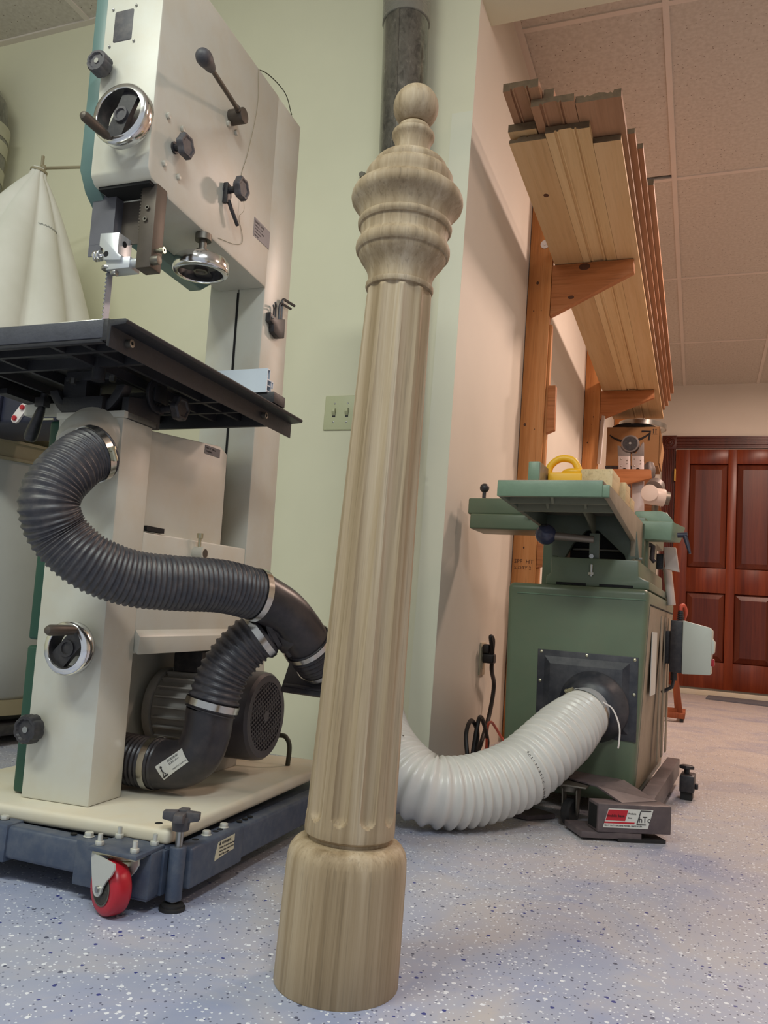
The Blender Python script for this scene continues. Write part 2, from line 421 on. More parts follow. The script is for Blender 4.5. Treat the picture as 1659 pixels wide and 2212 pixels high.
# ================================================================== ROOM
XW, YW, ZC, YB = -0.7228, 2.3191, 2.765, 7.628
struct(obj('floor', MB().box(-3.6, 3.2, -2.4, YB + 0.1, -0.06, 0), M['floor'], smooth=False))
struct(obj('wall_back_left', MB().box(-3.7, XW, YW, YW + 0.14, 0, ZC + 0.1), M['wall'], smooth=False))
struct(obj('trim_1', MB().box(XW, 3.2, YW, YW + 0.14, 2.508, ZC + 0.1), M['wall'], smooth=False))          # header over the opening
struct(obj('wall_middle', MB().box(XW - 0.1, XW, YW + 0.14, YB, 0, ZC + 0.1), M['wallw'], smooth=False))
struct(obj('wall_back', MB().box(XW - 0.1, 3.2, YB, YB + 0.1, 0, ZC + 0.1), M['wallw'], smooth=False))
struct(obj('wall_right', MB().box(3.2, 3.3, -2.4, YB + 0.1, 0, ZC + 0.1), M['wallw'], smooth=False))
struct(obj('wall_left', MB().box(-3.7, -3.6, -2.4, YW, 0, ZC + 0.1), M['wall'], smooth=False))
# primed strip at the wall corner
tag_o = obj('wall_patch', MB().box(XW - 0.07, XW + 0.0004, YW - 0.0012, YW + 0.02, 0.0, 2.1), M['wallpatch'], bpy.data.objects['wall_back_left'], smooth=False)
obj('jamb_face', MB().box(XW, XW + 0.0008, YW + 0.0006, YW + 0.14, 0, 2.508), M['wallw'], bpy.data.objects['wall_back_left'], smooth=False)
# suspended ceiling: backing, grid bars, tiles as single pieces
ceil = struct(obj('ceiling', MB().box(-3.7, 3.3, -2.4, YB + 0.1, ZC + 0.10, ZC + 0.14), M['tile'], smooth=False))
XB = [XW + 0.0 - 0.545, -0.182, 0.428, 1.038, 1.648, 2.258, 2.868, 3.2]
YBAR = [2.812, 4.031, 5.249, 6.466]
def bar(x0, x1, y0, y1):
    dz = 0.0006 if x1 - x0 > y1 - y0 else 0.0
    return MB().box(x0, x1, y0, y1, ZC - 0.004 + dz, ZC + 0.004)
for x in XB[1:-1]: obj('grid_bar', bar(x, x + 0.024, YW + 0.14, YB), M['tbar'], ceil, smooth=False)
for y in YBAR: obj('grid_bar', bar(XW, 3.2, y, y + 0.024), M['tbar'], ceil, smooth=False)
obj('wall_angle', MB().box(XW, XW + 0.026, YW + 0.14, YB, ZC - .0052, ZC + .0028), M['tbar'], ceil, smooth=False)
ys = [YW + 0.14] + YBAR + [YB]; xs = [XW] + XB[1:]
for i in range(len(xs) - 1):
    for j in range(len(ys) - 1):
        x0 = xs[i] + (0.0 if i == 0 else 0.008); y0 = ys[j] + (0.008 if j else 0); y1 = ys[j + 1] + 0.014
        dz = 0.002
        if i == 0 and j == 1: y1 -= 0.032; dz = 0.006          # tile pushed up short of its bar: the dark gap
        obj('ceiling_tile', MB().box(x0, xs[i + 1] + 0.016, y0, y1, ZC + dz, ZC + dz + 0.016), M['tile'], ceil, smooth=False)
obj('wall_angle', MB().box(-3.6, 3.2, YW - 0.026, YW, ZC - 0.0052, ZC + 0.0028), M['tbar'], ceil, smooth=False)
for y in (YW - 1.24, YW - 2.46): obj('grid_bar', bar(-3.6, 3.2, y, y + 0.024), M['tbar'], ceil, smooth=False)
for x in (-3.0, -2.39, -1.78, -1.17, -0.56, .05, .66, 1.27, 1.88, 2.49): obj('grid_bar', bar(x, x + 0.024, -2.4, YW), M['tbar'], ceil, smooth=False)
fx = [-3.6, -3.0, -2.39, -1.78, -1.17, -0.56, .05, .66, 1.27, 1.88, 2.49, 3.2]
for i in range(len(fx) - 1):
    for y0, y1 in ((YW - 1.23, YW - 0.004), (YW - 2.45, YW - 1.23)):
        obj('ceiling_tile', MB().box(fx[i] + .008, fx[i + 1] + .016, y0, y1, ZC + .002, ZC + .018), M['tile'], ceil, smooth=False)

# door, casing and threshold in the far wall
door = thing('door_1', 'dark red mahogany raised panel door in the far wall', 'door', (0, YB, 0)); door['kind'] = 'structure'
DL, DR, DB, DT = -0.222, 0.700, 0.062, 2.155
f = -0.012
for a, b in ((DL, -0.104), (0.215, 0.286), (0.590, DR)): obj('door_stile', MB().box(a, b, f - 0.03, f, DB, DT), M['mahog'], door, 0.002)
for a, b in ((-0.104, 0.215), (0.286, 0.590)):
    for z0, z1 in ((DB, 0.287), (0.881, 1.095), (2.025, DT)): obj('door_rail', MB().box(a, b, f - 0.03, f, z0, z1), M['mahog'], door, 0.002)
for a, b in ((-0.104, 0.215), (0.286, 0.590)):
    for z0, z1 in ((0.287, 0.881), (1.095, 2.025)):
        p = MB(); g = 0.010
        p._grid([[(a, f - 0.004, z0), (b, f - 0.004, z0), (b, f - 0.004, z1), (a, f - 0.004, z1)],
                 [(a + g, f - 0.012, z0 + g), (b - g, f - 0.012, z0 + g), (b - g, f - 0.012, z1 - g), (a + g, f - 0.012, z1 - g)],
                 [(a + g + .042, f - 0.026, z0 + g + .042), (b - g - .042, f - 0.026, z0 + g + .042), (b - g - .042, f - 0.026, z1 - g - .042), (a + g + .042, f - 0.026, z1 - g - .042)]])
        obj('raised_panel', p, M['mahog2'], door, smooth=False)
for z in (1.865, 0.93):
    obj('hinge', MB().box(DL - 0.012, DL + 0.002, f - 0.040, f - 0.028, z, z + 0.11).cyl((DL - .006, f - .042, z), (DL - .006, f - .042, z + .11), .006, n=10), M['brass'], door)
obj('threshold', MB().box(DL - 0.01, DR + 0.01, -0.06, 0.0, 0.0, 0.045), M['creamw'], door, 0.004)
cas = thing('trim_2', 'fluted dark mahogany door casing with rosette corner block', 'casing', (0, YB, 0)); cas['kind'] = 'structure'
CW = 0.112
def fluted(axis, lo, hi, a0):
    mb = MB()
    prof = [(0, 0), (0, -.02)]
    for k in range(3):
        c = 0.026 + k * 0.030
        prof += [(c - .010, -.02), (c - .006, -.013), (c + .006, -.013), (c + .010, -.02)]
    prof += [(CW, -.02), (CW, 0)]
    if axis == 'z': mb.prism([(a0 + p, q) for p, q in prof], 'z', lo, hi)
    else: mb.prism([(q, a0 + p) for p, q in prof], 'x', lo, hi)
    return mb
CL = DL - CW - 0.004
obj('casing_side', fluted('z', 0, 2.165, CL), M['trimw'], cas, smooth=False)
obj('casing_head', fluted('x', CL + CW, 1.0, 2.172), M['trimw'], cas, smooth=False)
ros = MB().box(CL - 0.006, CL + CW + 0.004, -0.026, 0, 2.165, 2.292)
obj('corner_block', ros, M['trimw'], cas, 0.003)
rc = (CL + CW / 2, -0.026, 2.228)
obj('rosette', MB().ring(rc, (0, -1, 0), 0.038, [(-.008, 0), (-.004, .006), (.004, .006), (.008, 0)]).sphere(rc, 0.02, 16, (1, .5, 1)), M['trimw'], cas)
mt = obj('door_mat', MB().hexa([(0.075, 7.08, 0.001), (0.75, 6.90, 0.001), (0.80, 7.44, 0.001), (0.10, 7.50, 0.001)], [(0.075, 7.08, 0.012), (0.75, 6.90, 0.012), (0.80, 7.44, 0.012), (0.10, 7.50, 0.012)]), M['mat'])
tag(mt, 'grey rectangular mat on the floor before the mahogany door', 'mat')

# ================================================================== NEWEL POST
post = thing('newel_post', 'pale turned oak newel post with flutes and ball finial standing in the middle', 'post', (-0.4082, 0.9906, 0), (0, R_(0.68), R_(8.4)))
obj('base_block', MB().lathe([(0, .0770), (.002, .0778), (.06, .0774), (.14, .0764), (.153, .0755), (.160, .0735), (.166, .0695), (.1695, .0655), (.1700, .0640), (.1712, .0605), (.1718, .0560), (.1724, .0515), (.175, .0510)], n=72), M['oak'], post, ang=30)
# fluted shaft: tapering, flutes with rounded lower ends
NF, NSEG = 10, 10 * 20
prof = [(0.1722, .0505), (.1755, .0510), (.1775, .0545), (.1797, .0572), (.1835, .0577), (.19, .0577)]
z = 0.194
while z < 0.225: prof.append((z, None)); z += 0.0022
while z < 0.885: prof.append((z, None)); z += 0.02
while z < 0.902: prof.append((z, None)); z += 0.002
def shaft_r(z): return 0.0577 + (0.0457 - 0.0577) * (z - 0.18) / (0.896 - 0.18)
def flute(th, z):
    a = (th / (2 * math.pi) * NF) % 1.0 - 0.5
    z0, zr = 0.198, 0.011
    R = shaft_r(z); arc = a * 2 * math.pi * R / NF; f_ = (z - 0.18) / 0.72; hw = 0.0102 + 0.0018 * f_
    if z < z0: return R
    if z < z0 + zr: hw = hw * math.sqrt(max(0.0, 1 - ((z0 + zr - z) / zr) ** 2))
    d = (0.0080 - 0.0040 * f_) * hw / (0.0102 + 0.0018 * f_)
    if abs(arc) >= hw or hw < 1e-5: return R
    return R - d * (1 - (arc / hw) ** 2) ** 0.7
sh = MB(); rings = []
for z, r in prof:
    ring = []
    for i in range(NSEG):
        th = 2 * math.pi * i / NSEG; q = r if r is not None else flute(th, z)
        if z > 0.896: q = min(q, 0.0457 - (z - 0.896) * 0.6)
        ring.append((q * math.cos(th), q * math.sin(th), z))
    rings.append(ring)
sh._grid(rings)
obj('fluted_shaft', sh, M['oak'], post, ang=26)
CAP = [(.894, .0406), (.9003, .0416), (.9010, .0462), (.904, .0474), (.908, .0470), (.9085, .0440), (.914, .0441), (.921, .0450), (.929, .0480), (.937, .0530), (.944, .0583), (.9495, .0608), (.9515, .0610), (.9520, .0632),
       (.9545, .0650), (.959, .0660), (.964, .0657), (.968, .0640), (.971, .0618), (.975, .0604), (.983, .0610), (.989, .0619), (.9895, .0640), (.992, .0657), (.996, .0662), (.9995, .0648), (1.000, .0634), (1.006, .0640), (1.012, .0663), (1.018, .0700),
       (1.0235, .0745), (1.0275, .0775), (1.0325, .0787), (1.038, .0782), (1.043, .0760), (1.046, .0725), (1.0475, .0690), (1.0478, .0625), (1.052, .0618), (1.058, .0625), (1.064, .0628), (1.070, .0616), (1.0750, .0585), (1.0775, .0545), (1.078, .0520), (1.083, .0525), (1.0875, .0510), (1.091, .0480), (1.0925, .0440), (1.093, .0330),
       (1.0945, .0300), (1.099, .0270), (1.106, .0252), (1.113, .0246), (1.120, .0254), (1.126, .0275), (1.1285, .0292), (1.131, .0303), (1.134, .0304), (1.1365, .0296), (1.1378, .0270), (1.1385, .0232), (1.1415, .0236), (1.1445, .0234), (1.147, .0220), (1.1485, .0200)]
obj('turned_capital', MB().lathe(CAP, n=96), M['oak'], post, ang=30)
BR = 0.0322; bz = 1.1775
bp = [(bz - BR * math.cos(R_(a)), BR * math.sin(R_(a))) for a in range(36, 180, 6)] + [(bz + BR, 0.0008)]
obj('ball_finial', MB().lathe(bp, n=64), M['oak'], post)

# ================================================================== BAND SAW
SO, SE = Vector((-0.9176, 1.1093, 0.108)), None
a_, b_, c_ = R_(2.478), R_(0.9), R_(-1.42)
SMAT = (Matrix.Rotation(a_, 3, 'Z') @ Matrix.Rotation(b_, 3, 'X') @ Matrix.Rotation(c_, 3, 'Y'))
saw = thing('band_saw', 'tall cream band saw with teal side doors and chrome handwheels at left', 'band saw', SO, SMAT.to_euler())
P = saw
UL, UR = -0.123, 0.003
# upper wheel housing with the cut away lip under the blade guard
uh = MB().prism([(0.0, 1.114), (0.013, 1.099), (0.064, 1.094), (0.068, 1.088), (0.469, 1.078), (0.469, 1.560), (0.0, 1.560)], 'x', UL, UR)
obj('upper_wheel_housing', uh, M['cream'], P, 0.0035)
obj('housing_slot', MB().box(UL + .008, UR - .006, 0.017, 0.068, 1.0925, 1.0985), M['holeblk'], P, smooth=False)
for u0, u1 in ((-0.068, 0.0), (-0.146, -0.071)): obj('frame_spine', MB().box(u0, u1, 0.4695, 0.600, 0.0, 1.562), M['cream'], P, 0.003)
obj('spine_seam', MB().box(-0.072, -0.067, 0.4685, 0.59, 0.3, 1.072), M['holeblk'], P, smooth=False)
# lower housing: front pillar, recessed guard panel, wheel box with lip
obj('lower_pillar', MB().box(-0.138, 0.0, 0.0, 0.087, 0.0, 0.660), M['cream'], P, 0.004)
obj('pillar_cap', MB().prism([(-0.004, .652), (0.09, .652), (0.09, .664), (-0.004, .664)], 'x', -0.140, 0.004), M['cream'], P, 0.001)
obj('guard_panel', MB().prism([(0.087, .40), (0.385, .40), (0.385, .664), (0.353, .676), (0.087, .652)], 'x', -0.138, -0.016), M['cream'], P, 0.003)
obj('lower_wheel_housing', MB().prism([(0.087, .245), (0.469, .245), (0.469, .466), (0.087, .463)], 'x', -0.138, -0.001), M['cream'], P, 0.004)
obj('housing_lip', MB().prism([(-0.001, .250), (0.008, .244), (0.010, .275), (-0.001, .288)], 'y', 0.087, 0.440), M['cream'], P, 0.001)
obj('rear_plate', MB().box(-0.146, -0.138, 0.05, 0.47, 0.0, 0.30), M['cream'], P)
obj('dust_slot', MB().box(-0.01, 0.0004, 0.093, 0.148, .4655, .4745), M['holeblk'], P, smooth=False)
tb = MB().cyl((-0.002, 0.262, .438), (0.022, 0.262, .438), 0.014, n=20)
tb2 = obj('tracking_boss', tb, M['cream'], P, 0.001); obj('bore', MB().cyl((0.021, .262, .438), (0.0226, .262, .438), 0.009, n=16), M['brownst'], tb2)
obj('cap_screw', MB().cyl((.010, .258, .450), (.010, .258, .468), .0032, n=12).cyl((.010, .258, .468), (.010, .258, .478), .0062, n=16), M['zinc'], P)
obj('base_plate', MB().box(-0.34, 0.186, -0.050, 0.600, -0.024, 0.0), M['creamw'], P, 0.008, 3)
obj('base_hole', MB().cyl((0.150, -0.022, -0.002), (0.150, -0.022, 0.0004), 0.006, n=16), M['holeblk'], P)
# side doors (teal above, dark green below)
obj('upper_side_door', MB().prism([(0.010, 1.135), (0.030, 1.100), (0.075, 1.062), (0.40, 1.055), (0.46, 1.10), (0.46, 1.56), (0.010, 1.56)], 'x', -0.158, UL - 0.001), M['sawgreen'], P, 0.004)
obj('lower_side_door', MB().box(-0.172, -0.140, 0.016, 0.46, 0.262, 0.655), M['sawgreen2'], P, 0.006, 3)
obj('lower_side_door', MB().box(-0.172, -0.140, 0.016, 0.46, 0.002, 0.252), M['sawgreen2'], P, 0.006, 3)
# viewing window with four rivets
wn = MB().box(-0.104, -0.057, -0.0008, 0.01, 1.372, 1.441)
wo = obj('viewing_window', wn, M['blackd'], P, 0.006, 3)
for u, ww in ((-.1065, 1.444), (-.055, 1.4425), (-.0535, 1.370), (-.1075, 1.3685)):
    obj('rivet', MB().sphere((u, -0.0008, ww), 0.0028, 10), M['steel'], wo)
# fluted clamping knobs
def knob_round(c, d, R, h, name='clamp_knob', mat='blackd', n=8, neck=0.01):
    c = Vector(c); d = Vector(d).normalized()
    rf = lambda th, hh: 1 - 0.075 * max(0, math.cos(n * th)) ** 2
    k = obj(name, MB().lathe([(neck, R * .9), (neck + .002, R), (neck + h * .8, R), (neck + h, R * .9), (neck + h, R * .72), (neck + h * .85, R * .62), (neck + h * .85, R * .30)], c, d, 64, rf), M[mat], P, ang=30)
    obj('screw', MB().cyl(c + d * (neck + h * .8), c + d * (neck + h * .93), R * .22, n=14), M['steel'], k)
    obj('stud', MB().cyl(c, c + d * (neck + .002), R * .35, n=14), M['black'], k)
    return k
knob_round((-0.107, 0.0, 1.3185), (0, -1, 0), 0.0218, 0.024)
knob_round((-0.116, 0.0, 0.117), (0, -1, 0), 0.0245, 0.022, mat='black')
# handwheels
def handwheel(c, d, R, depth, hand_ang=None, hand_len=0.07, hubmat='blackd', spoke_ang=60, ns=2):
    c = Vector(c); d = Vector(d).normalized(); x, y, _ = frame_of(d)
    h = obj('handwheel', MB().ring(c, d, R, [(-.0125, -.001), (-.0110, .0006), (-.0035, -.0006), (-.0005, -.004), (0, -depth * .35), (-.001, -depth * .8), (-.006, -depth), (-.0125, -depth)], 56), M['chrome'], P, ang=50)
    obj('rim_inside', MB().ring(c, d, R - .0130, [(.0003, -.0012), (-.0015, -depth * .5), (-.0015, -depth), (.0005, -depth)], 48), M['black'], h)
    for q in range(ns):
        a = R_(spoke_ang + 360 / ns * q); e = x * math.cos(a) + y * math.sin(a); g = d.cross(e)
        w0, w1 = 0.016, 0.011
        def sec(r, w2, k): return [c - d * depth * .45 + e * r + g * w2 - d * k, c - d * depth * .45 + e * r - g * w2 - d * k, c - d * depth * .45 + e * r - g * w2 + d * k, c - d * depth * .45 + e * r + g * w2 + d * k]
        obj('spoke', MB()._grid([sec(0, w0, .005), sec(R - .0125, w1 + .006, .004)]), M['black'], h)
    obj('hub', MB().lathe([(-depth - .02, .013), (-depth * .6, .014), (-.004, .014), (-.004, .010), (-.007, .009)], c, d, 28), M[hubmat], h)
    if hand_ang is not None:
        a = R_(hand_ang); e = x * math.cos(a) + y * math.sin(a); p0 = c + e * (R - .009)
        obj('crank_handle', MB().lathe([(-.002, .0050), (.004, .0052), (.006, .0076), (hand_len * .5, .0088), (hand_len - .008, .0088), (hand_len - .002, .006), (hand_len, .001)], p0, d, 20), M['brownst'], h)
    return h

handwheel((-0.033, -0.048, 1.1945), (0, -1, 0), 0.0575, 0.030, 250, 0.070, spoke_ang=68)
handwheel((-0.039, -0.046, 0.2560), (0, -1, 0), 0.0445, 0.026, 60, 0.066, hubmat='black', spoke_ang=48)
uwh = handwheel((-0.004, 0.205, 1.000), (0, 0, -1), 0.0560, 0.030, None, hubmat='dsteel', spoke_ang=100, ns=3)
obj('tension_shaft', MB().cyl((-.004, .205, 1.03), (-.004, .205, 1.085), .008).cyl((-.004, .205, 1.070), (-.004, .205, 1.0835), .0165, n=28).cyl((-.004, .205, 1.034), (-.004, .205, 1.046), .015, n=24), M['dsteel'], P)
# quick tension lever with ball grip and its curved slot
hubc = Vector((0.0, 0.262, 1.374))
lev = obj('lever_hub', MB().cyl(hubc, hubc + Vector((.036, 0, 0)), .0165, n=30).cyl(hubc + Vector((-.001, 0, 0)), hubc + Vector((.002, 0, 0)), .0185, n=30), M['brownst'], P, 0.001)
e0, e1 = Vector((.028, .250, 1.378)), Vector((.095, .006, 1.316)); dd = (e1 - e0)
obj('lever_rod', MB().cyl(e0, e1, .0048, n=14).cyl(e0, e0 + dd * .06, .007, n=6), M['brownst'], lev)
obj('lever_grip', MB().lathe([(0, .0085), (.006, .0098), (.030, .0132), (.040, .0150), (.048, .0152), (.056, .0135), (.062, .009), (.0645, .002)], e0 + dd * .80, dd, 28), M['blackd'], lev)
arc = [Vector((.0004, .272 + .034 * math.cos(R_(t)), 1.394 + .044 * math.sin(R_(t)))) for t in range(-12, 150, 6)]
sl = MB()
rin = [(p + (p - Vector((.0004, .272, 1.394))).normalized() * k) for k in (-.0055, .0055) for p in arc]
n_ = len(arc); V = [sl.bm.verts.new(p) for p in rin]
for i in range(n_ - 1): sl.bm.faces.new((V[i], V[i + 1], V[n_ + i + 1], V[n_ + i]))
ext = bmesh.ops.extrude_face_region(sl.bm, geom=list(sl.bm.faces)); bmesh.ops.translate(sl.bm, vec=(-.002, 0, 0), verts=[v for v in ext['geom'] if isinstance(v, bmesh.types.BMVert)])
obj('lever_slot', sl, M['holeblk'], P, smooth=False, xf=Matrix.Translation((.0025, 0, 0)))
# lobed knobs on the side plate
def lobed(c, d, R, h, neck, name='lobed_knob', mat='blackd'):
    c = Vector(c); d = Vector(d).normalized(); rf = lambda th, hh: 1 + 0.075 * math.cos(6 * th)
    k = obj(name, MB().lathe([(neck, R * .55), (neck + h * .18, R * .80), (neck + h * .35, R), (neck + h * .85, R), (neck + h, R * .90), (neck + h, R * .74), (neck + h * .88, R * .60), (neck + h * .88, .001)], c, d, 60, rf), M[mat], P, ang=30)
    obj('stud', MB().cyl(c, c + d * .004, R * .5, n=18).cyl(c, c + d * (neck + .003), R * .30, n=16), M['black'], k)
    return k
lobed((UR, .072, 1.192), (1, 0, 0), .0225, .018, .014)
lobed((UR, .262, 1.208), (1, 0, 0), .0235, .020, .026)
lh = MB().prism([(.252, 1.222), (.268, 1.220), (.272, 1.196), (.262, 1.178), (.252, 1.176)], 'x', .003, .014)
lh.tube([(.012, .262, 1.186), (.016, .272, 1.168), (.019, .288, 1.150), (.020, .294, 1.143)], .0045, 8)
obj('indexing_lever', lh, M['black'], P, .002)
for v_, w_ in ((.0434, 1.239), (.0913, 1.2417), (.0437, 1.1442), (.0911, 1.1441), (.2504, 1.3527), (.2842, 1.3534)):
    obj('hex_bolt', hexbolt((UR, v_, w_), (1, 0, 0), .0062, .0055), M['cream'], P, .0008)
np_ = obj('nameplate', MB().prism([(.392, 1.2150), (.470, 1.2150), (.470, 1.172), (.392, 1.1715)], 'x', UR, UR + .0007), M['greylab'], P, smooth=False)
for k, (t_, sz) in enumerate((('BAND SAW', .0085), ('MODEL No.   DATE', .0045), ('MOTOR  HP  V  PHASE', .0045), ('BLADE LENGTH', .0045), ('SERIAL No.', .0045))):
    text('lettering', t_, np_, (UR + .0008, .396, 1.2045 - k * .0075), (0, 1, 0), (0, 0, 1), sz, M['ink'])
bl = obj('data_label', MB().prism([(.292, .6665), (.352, .6680), (.352, .6500), (.292, .6485)], 'x', -.016, -.0152), M['greylab'], P, smooth=False)
text('lettering', 'MAX 16" - 406mm', bl, (-.0151, .296, .660), (0, 1, 0), (0, 0, 1), .005, M['ink'])
text('lettering', 'WARNING', bl, (-.0151, .296, .653), (0, 1, 0), (0, 0, 1), .005, M['ink'])
# blade guard, guide post, guide block and blade
obj('blade_guard', MB().prism([(-.148, .044), (-.095, .044), (-.095, .080), (-.0975, .080), (-.0975, .0465), (-.1455, .0465), (-.1455, .080), (-.148, .080)], 'z', 1.000, 1.125), M['guardg'], P, smooth=False)
obj('guard_tab', MB().box(-.148, -.120, .044, .0465, .978, 1.0005), M['guardg'], P, smooth=False)
obj('guard_web', MB().box(-.096, -.050, .066, .0685, 1.005, 1.092), M['brownst'], P)
gp = obj('guide_post', MB().box(-.029, .004, .030, .064, .938, 1.10), M['brownst'], P, .003)
for u, ww in ((-.0145, 1.030), (-.0115, 1.052)): obj('socket_screw', MB().ring((u, .0295, ww), (0, -1, 0), .0032, [(-.001, 0), (-.001, .003), (.0012, .003), (.0012, 0)], 14), M['dsteel'], gp)
obj('rack_teeth', MB().box(-.034, -.029, .040, .052, 1.01, 1.10), M['brownst'], P)
rk = bpy.data.objects['rack_teeth']
for k in range(15): obj('tooth', MB().cyl((-.0345, .038, 1.014 + k * .006), (-.0345, .053, 1.014 + k * .006), .0021, n=8), M['brownst'], rk)
gb = obj('guide_block', MB().prism([(-.112, 1.014), (-.070, 1.012), (-.070, .972), (-.062, .966), (-.062, .958), (-.100, .9615), (-.102, .982), (-.112, .990)], 'y', .030, .070), M['alu'], P, .001)
obj('screw_hole', MB().cyl((-.0703, .048, .996), (-.0693, .048, .996), .006, n=18), M['holeblk'], gb)
obj('screw_hole', MB().cyl((-.095, .0296, .972), (-.095, .031, .972), .0055, n=18), M['holeblk'], gb)
obj('guide_arm', MB().box(-.098, -.046, .036, .068, .944, .966).cyl((-.050, .047, .957), (-.026, .047, .957), .0085, n=20), M['alu'], gb, .0015)
obj('bearing', MB().cyl((-.122, .034, .972), (-.116, .034, .972), .0105, n=26).cyl((-.115, .034, .972), (-.109, .034, .972), .0105, n=26).cyl((-.125, .034, .972), (-.09, .034, .972), .004, n=12), M['chrome'], gb, .001)
obj('bearing', MB().cyl((-.100, .044, .947), (-.100, .044, .953), .011, n=24), M['steel'], gb, .001)
obj('bearing', MB().cyl((-.090, .044, .941), (-.078, .044, .941), .006, n=20), M['steel'], gb, .001)
obj('post_screw', MB().cyl((.003, .046, .975), (.014, .046, .975), .004, n=12).ring((.016, .046, .975), (1, 0, 0), .0042, [(-.0018, -.004), (-.0018, .004), (.0018, .004), (.0018, -.004)], 16), M['zinc'], gp)
obj('thumb_knob', MB().cyl((.004, .034, .951), (.020, .034, .951), .0085, n=20), M['dsteel'], gp, .001)
bl_ = MB().box(-.1010, -.0998, .045, .060, .70, 1.10)
obj('blade', bl_, M['bladem'], P, smooth=False)
bo = bpy.data.objects['blade']
tm = MB()
for k in range(24):
    z0 = .765 + k * .0078; tm.prism([(.045, z0), (.0412, z0 + .001), (.045, z0 + .0062)], 'x', -.1012, -.0996)
tt = obj('blade_teeth', tm, M['bladem'], bo, smooth=False); tt['kind'] = 'stuff'
# saw table with ribs, rail and trunnions
TW = .755
tl = obj('saw_table', MB().box(-.312, .100, -.185, .350, TW - .012, TW), M['steel'], P, .0015)
obj('table_edge', MB().box(-.312, .092, -.1865, -.175, TW - .030, TW - .0015), M['tabledge'], tl, .001)
obj('table_skirt', MB().box(-.312, -.302, -.175, .350, TW - .042, TW - .012).box(.088, .1005, -.186, .350, TW - .034, TW - .0005).box(-.312, .1, .338, .350, TW - .040, TW - .002).box(-.312, .092, -.185, -.175, TW - .036, TW - .028), M['castblk'], tl, .001)
for v in (-.13, -.06, .18, .26): obj('table_rib', MB().box(-.302, .088, v, v + .008, TW - .030, TW - .012), M['castblk'], tl)
for u in (-.25, -.17, -.03, .03): obj('table_rib', MB().box(u, u + .008, -.175, .338, TW - .0285, TW - .012), M['castblk'], tl)
for u, v in ((-.21, -.115), (-.27, .20), (-.02, -.05)): obj('table_boss', MB().cyl((u, v, TW - .052), (u, v, TW - .012), .011, n=20), M['castblk'], tl)
rail = obj('fence_rail', MB().prism([(.1005, .752), (.1005, .712), (.1055, .710), (.1065, .742), (.132, .744), (.134, .749), (.131, .752)], 'y', -.187, .440), M['castblk'], P, .0006)
for v in (-.145, .305): obj('rail_bolt', MB().cyl((.105, v, .728), (.112, v, .728), .0065, n=18).ring((.113, v, .728), (1, 0, 0), .0045, [(-.0015, -.002), (-.0015, .002), (.0018, .002), (.0018, -.002)], 16), M['dsteel'], rail)
# rip fence extrusion on the table
fe = obj('rip_fence', MB().box(-.30, .118, .296, .2985, .762, .812).box(-.30, .118, .2985, .309, .8095, .812).box(-.30, .118, .307, .309, .790, .812).box(-.30, .118, .2985, .325, .788, .7905).box(-.30, .118, .315, .317, .766, .789).box(-.30, .118, .323, .325, .776, .789).box(-.30, .118, .2985, .325, .764, .7665).box(-.30, .118, .2985, .316, .776, .778), M['alub'], P, smooth=False, xf=Matrix.Translation((0, -.006, .0115)))
obj('fence_carrier', MB().box(.02, .128, .300, .335, .756, .775).box(.096, .134, .294, .346, .7525, .775), M['castblk'], fe, .001)
# trunnion under the table
tr = MB()
for v in (.0, .10):
    pts = [(-.085 + .085 * math.cos(R_(t)), TW - .020 + .085 * math.sin(R_(t))) for t in range(200, 345, 8)]
    pin = [(-.085 + .068 * math.cos(R_(t)), TW - .020 + .068 * math.sin(R_(t))) for t in range(340, 196, -8)]
    tr.prism(pts + pin, 'y', v, v + .022)
tr.box(-.125, -.04, -.01, .12, .664, .690).box(-.14, -.03, .01, .10, TW - .030, TW - .012)
obj('trunnion', tr, M['castblk'], P, .0015)
obj('trunnion_plate', MB().prism([(.005, .652), (.100, .652), (.100, .690), (.060, .700), (.005, .690)], 'x', -.01, .004), M['castblk'], P, .001)
obj('trunnion_block', MB().box(-.145, -.095, .012, .050, .662, .735), M['castblk'], P, .001)
obj('tilt_arc', MB().ring((.004, .082, .712), (1, 0, 0), .026, [(-.006, 0), (-.006, .006), (.006, .006), (.006, 0)], 36).box(.004, .012, .068, .104, .700, .730), M['castblk'], P, .001)
lobed((.004, .095, .690), (1, 0, 0), .0215, .022, .030, mat='black')
for u, v in ((-.122, .006), (-.060, .004)): obj('socket_screw', MB().cyl((u, v, .664), (u, v, .672), .004, n=12), M['zinc'], P)
for u, v in ((-.115, .0), (-.030, .0)): obj('hex_bolt', hexbolt((u, v, TW - .038), (0, 0, 1), .006, .010), M['steel'], P)
khs = MB().prism([(-.300, .722), (-.282, .722), (-.282, .712), (-.300, .712)], 'y', .02, .12)
obj('tilt_handle', khs, M['castblk'], P)
obj('clamp_lever', MB().lathe([(0, .006), (.010, .0085), (.050, .0125), (.066, .0125), (.072, .009), (.074, .002)], (-.246, .075, .700), (-.42, .10, -.9), 20).cyl((-.248, .075, .700), (-.244, .075, .725), .0065, n=14).box(-.258, -.236, .066, .084, .698, .716), M['black'], P, .001)
obj('support_bar', MB().box(-.312, -.150, .10, .118, .690, .712), M['cream'], P)
# dust port: sheet metal elbow on the front pillar
pp = spline([(-.060, .004, .612), (-.056, -.016, .606), (-.046, -.038, .596), (-.033, -.060, .580)], 6)
obj('dust_port', MB().tube(pp, .04, 36, [.060 + (.0425 - .060) * min(1, i / 15) for i in range(len(pp))]), M['cream'], P)
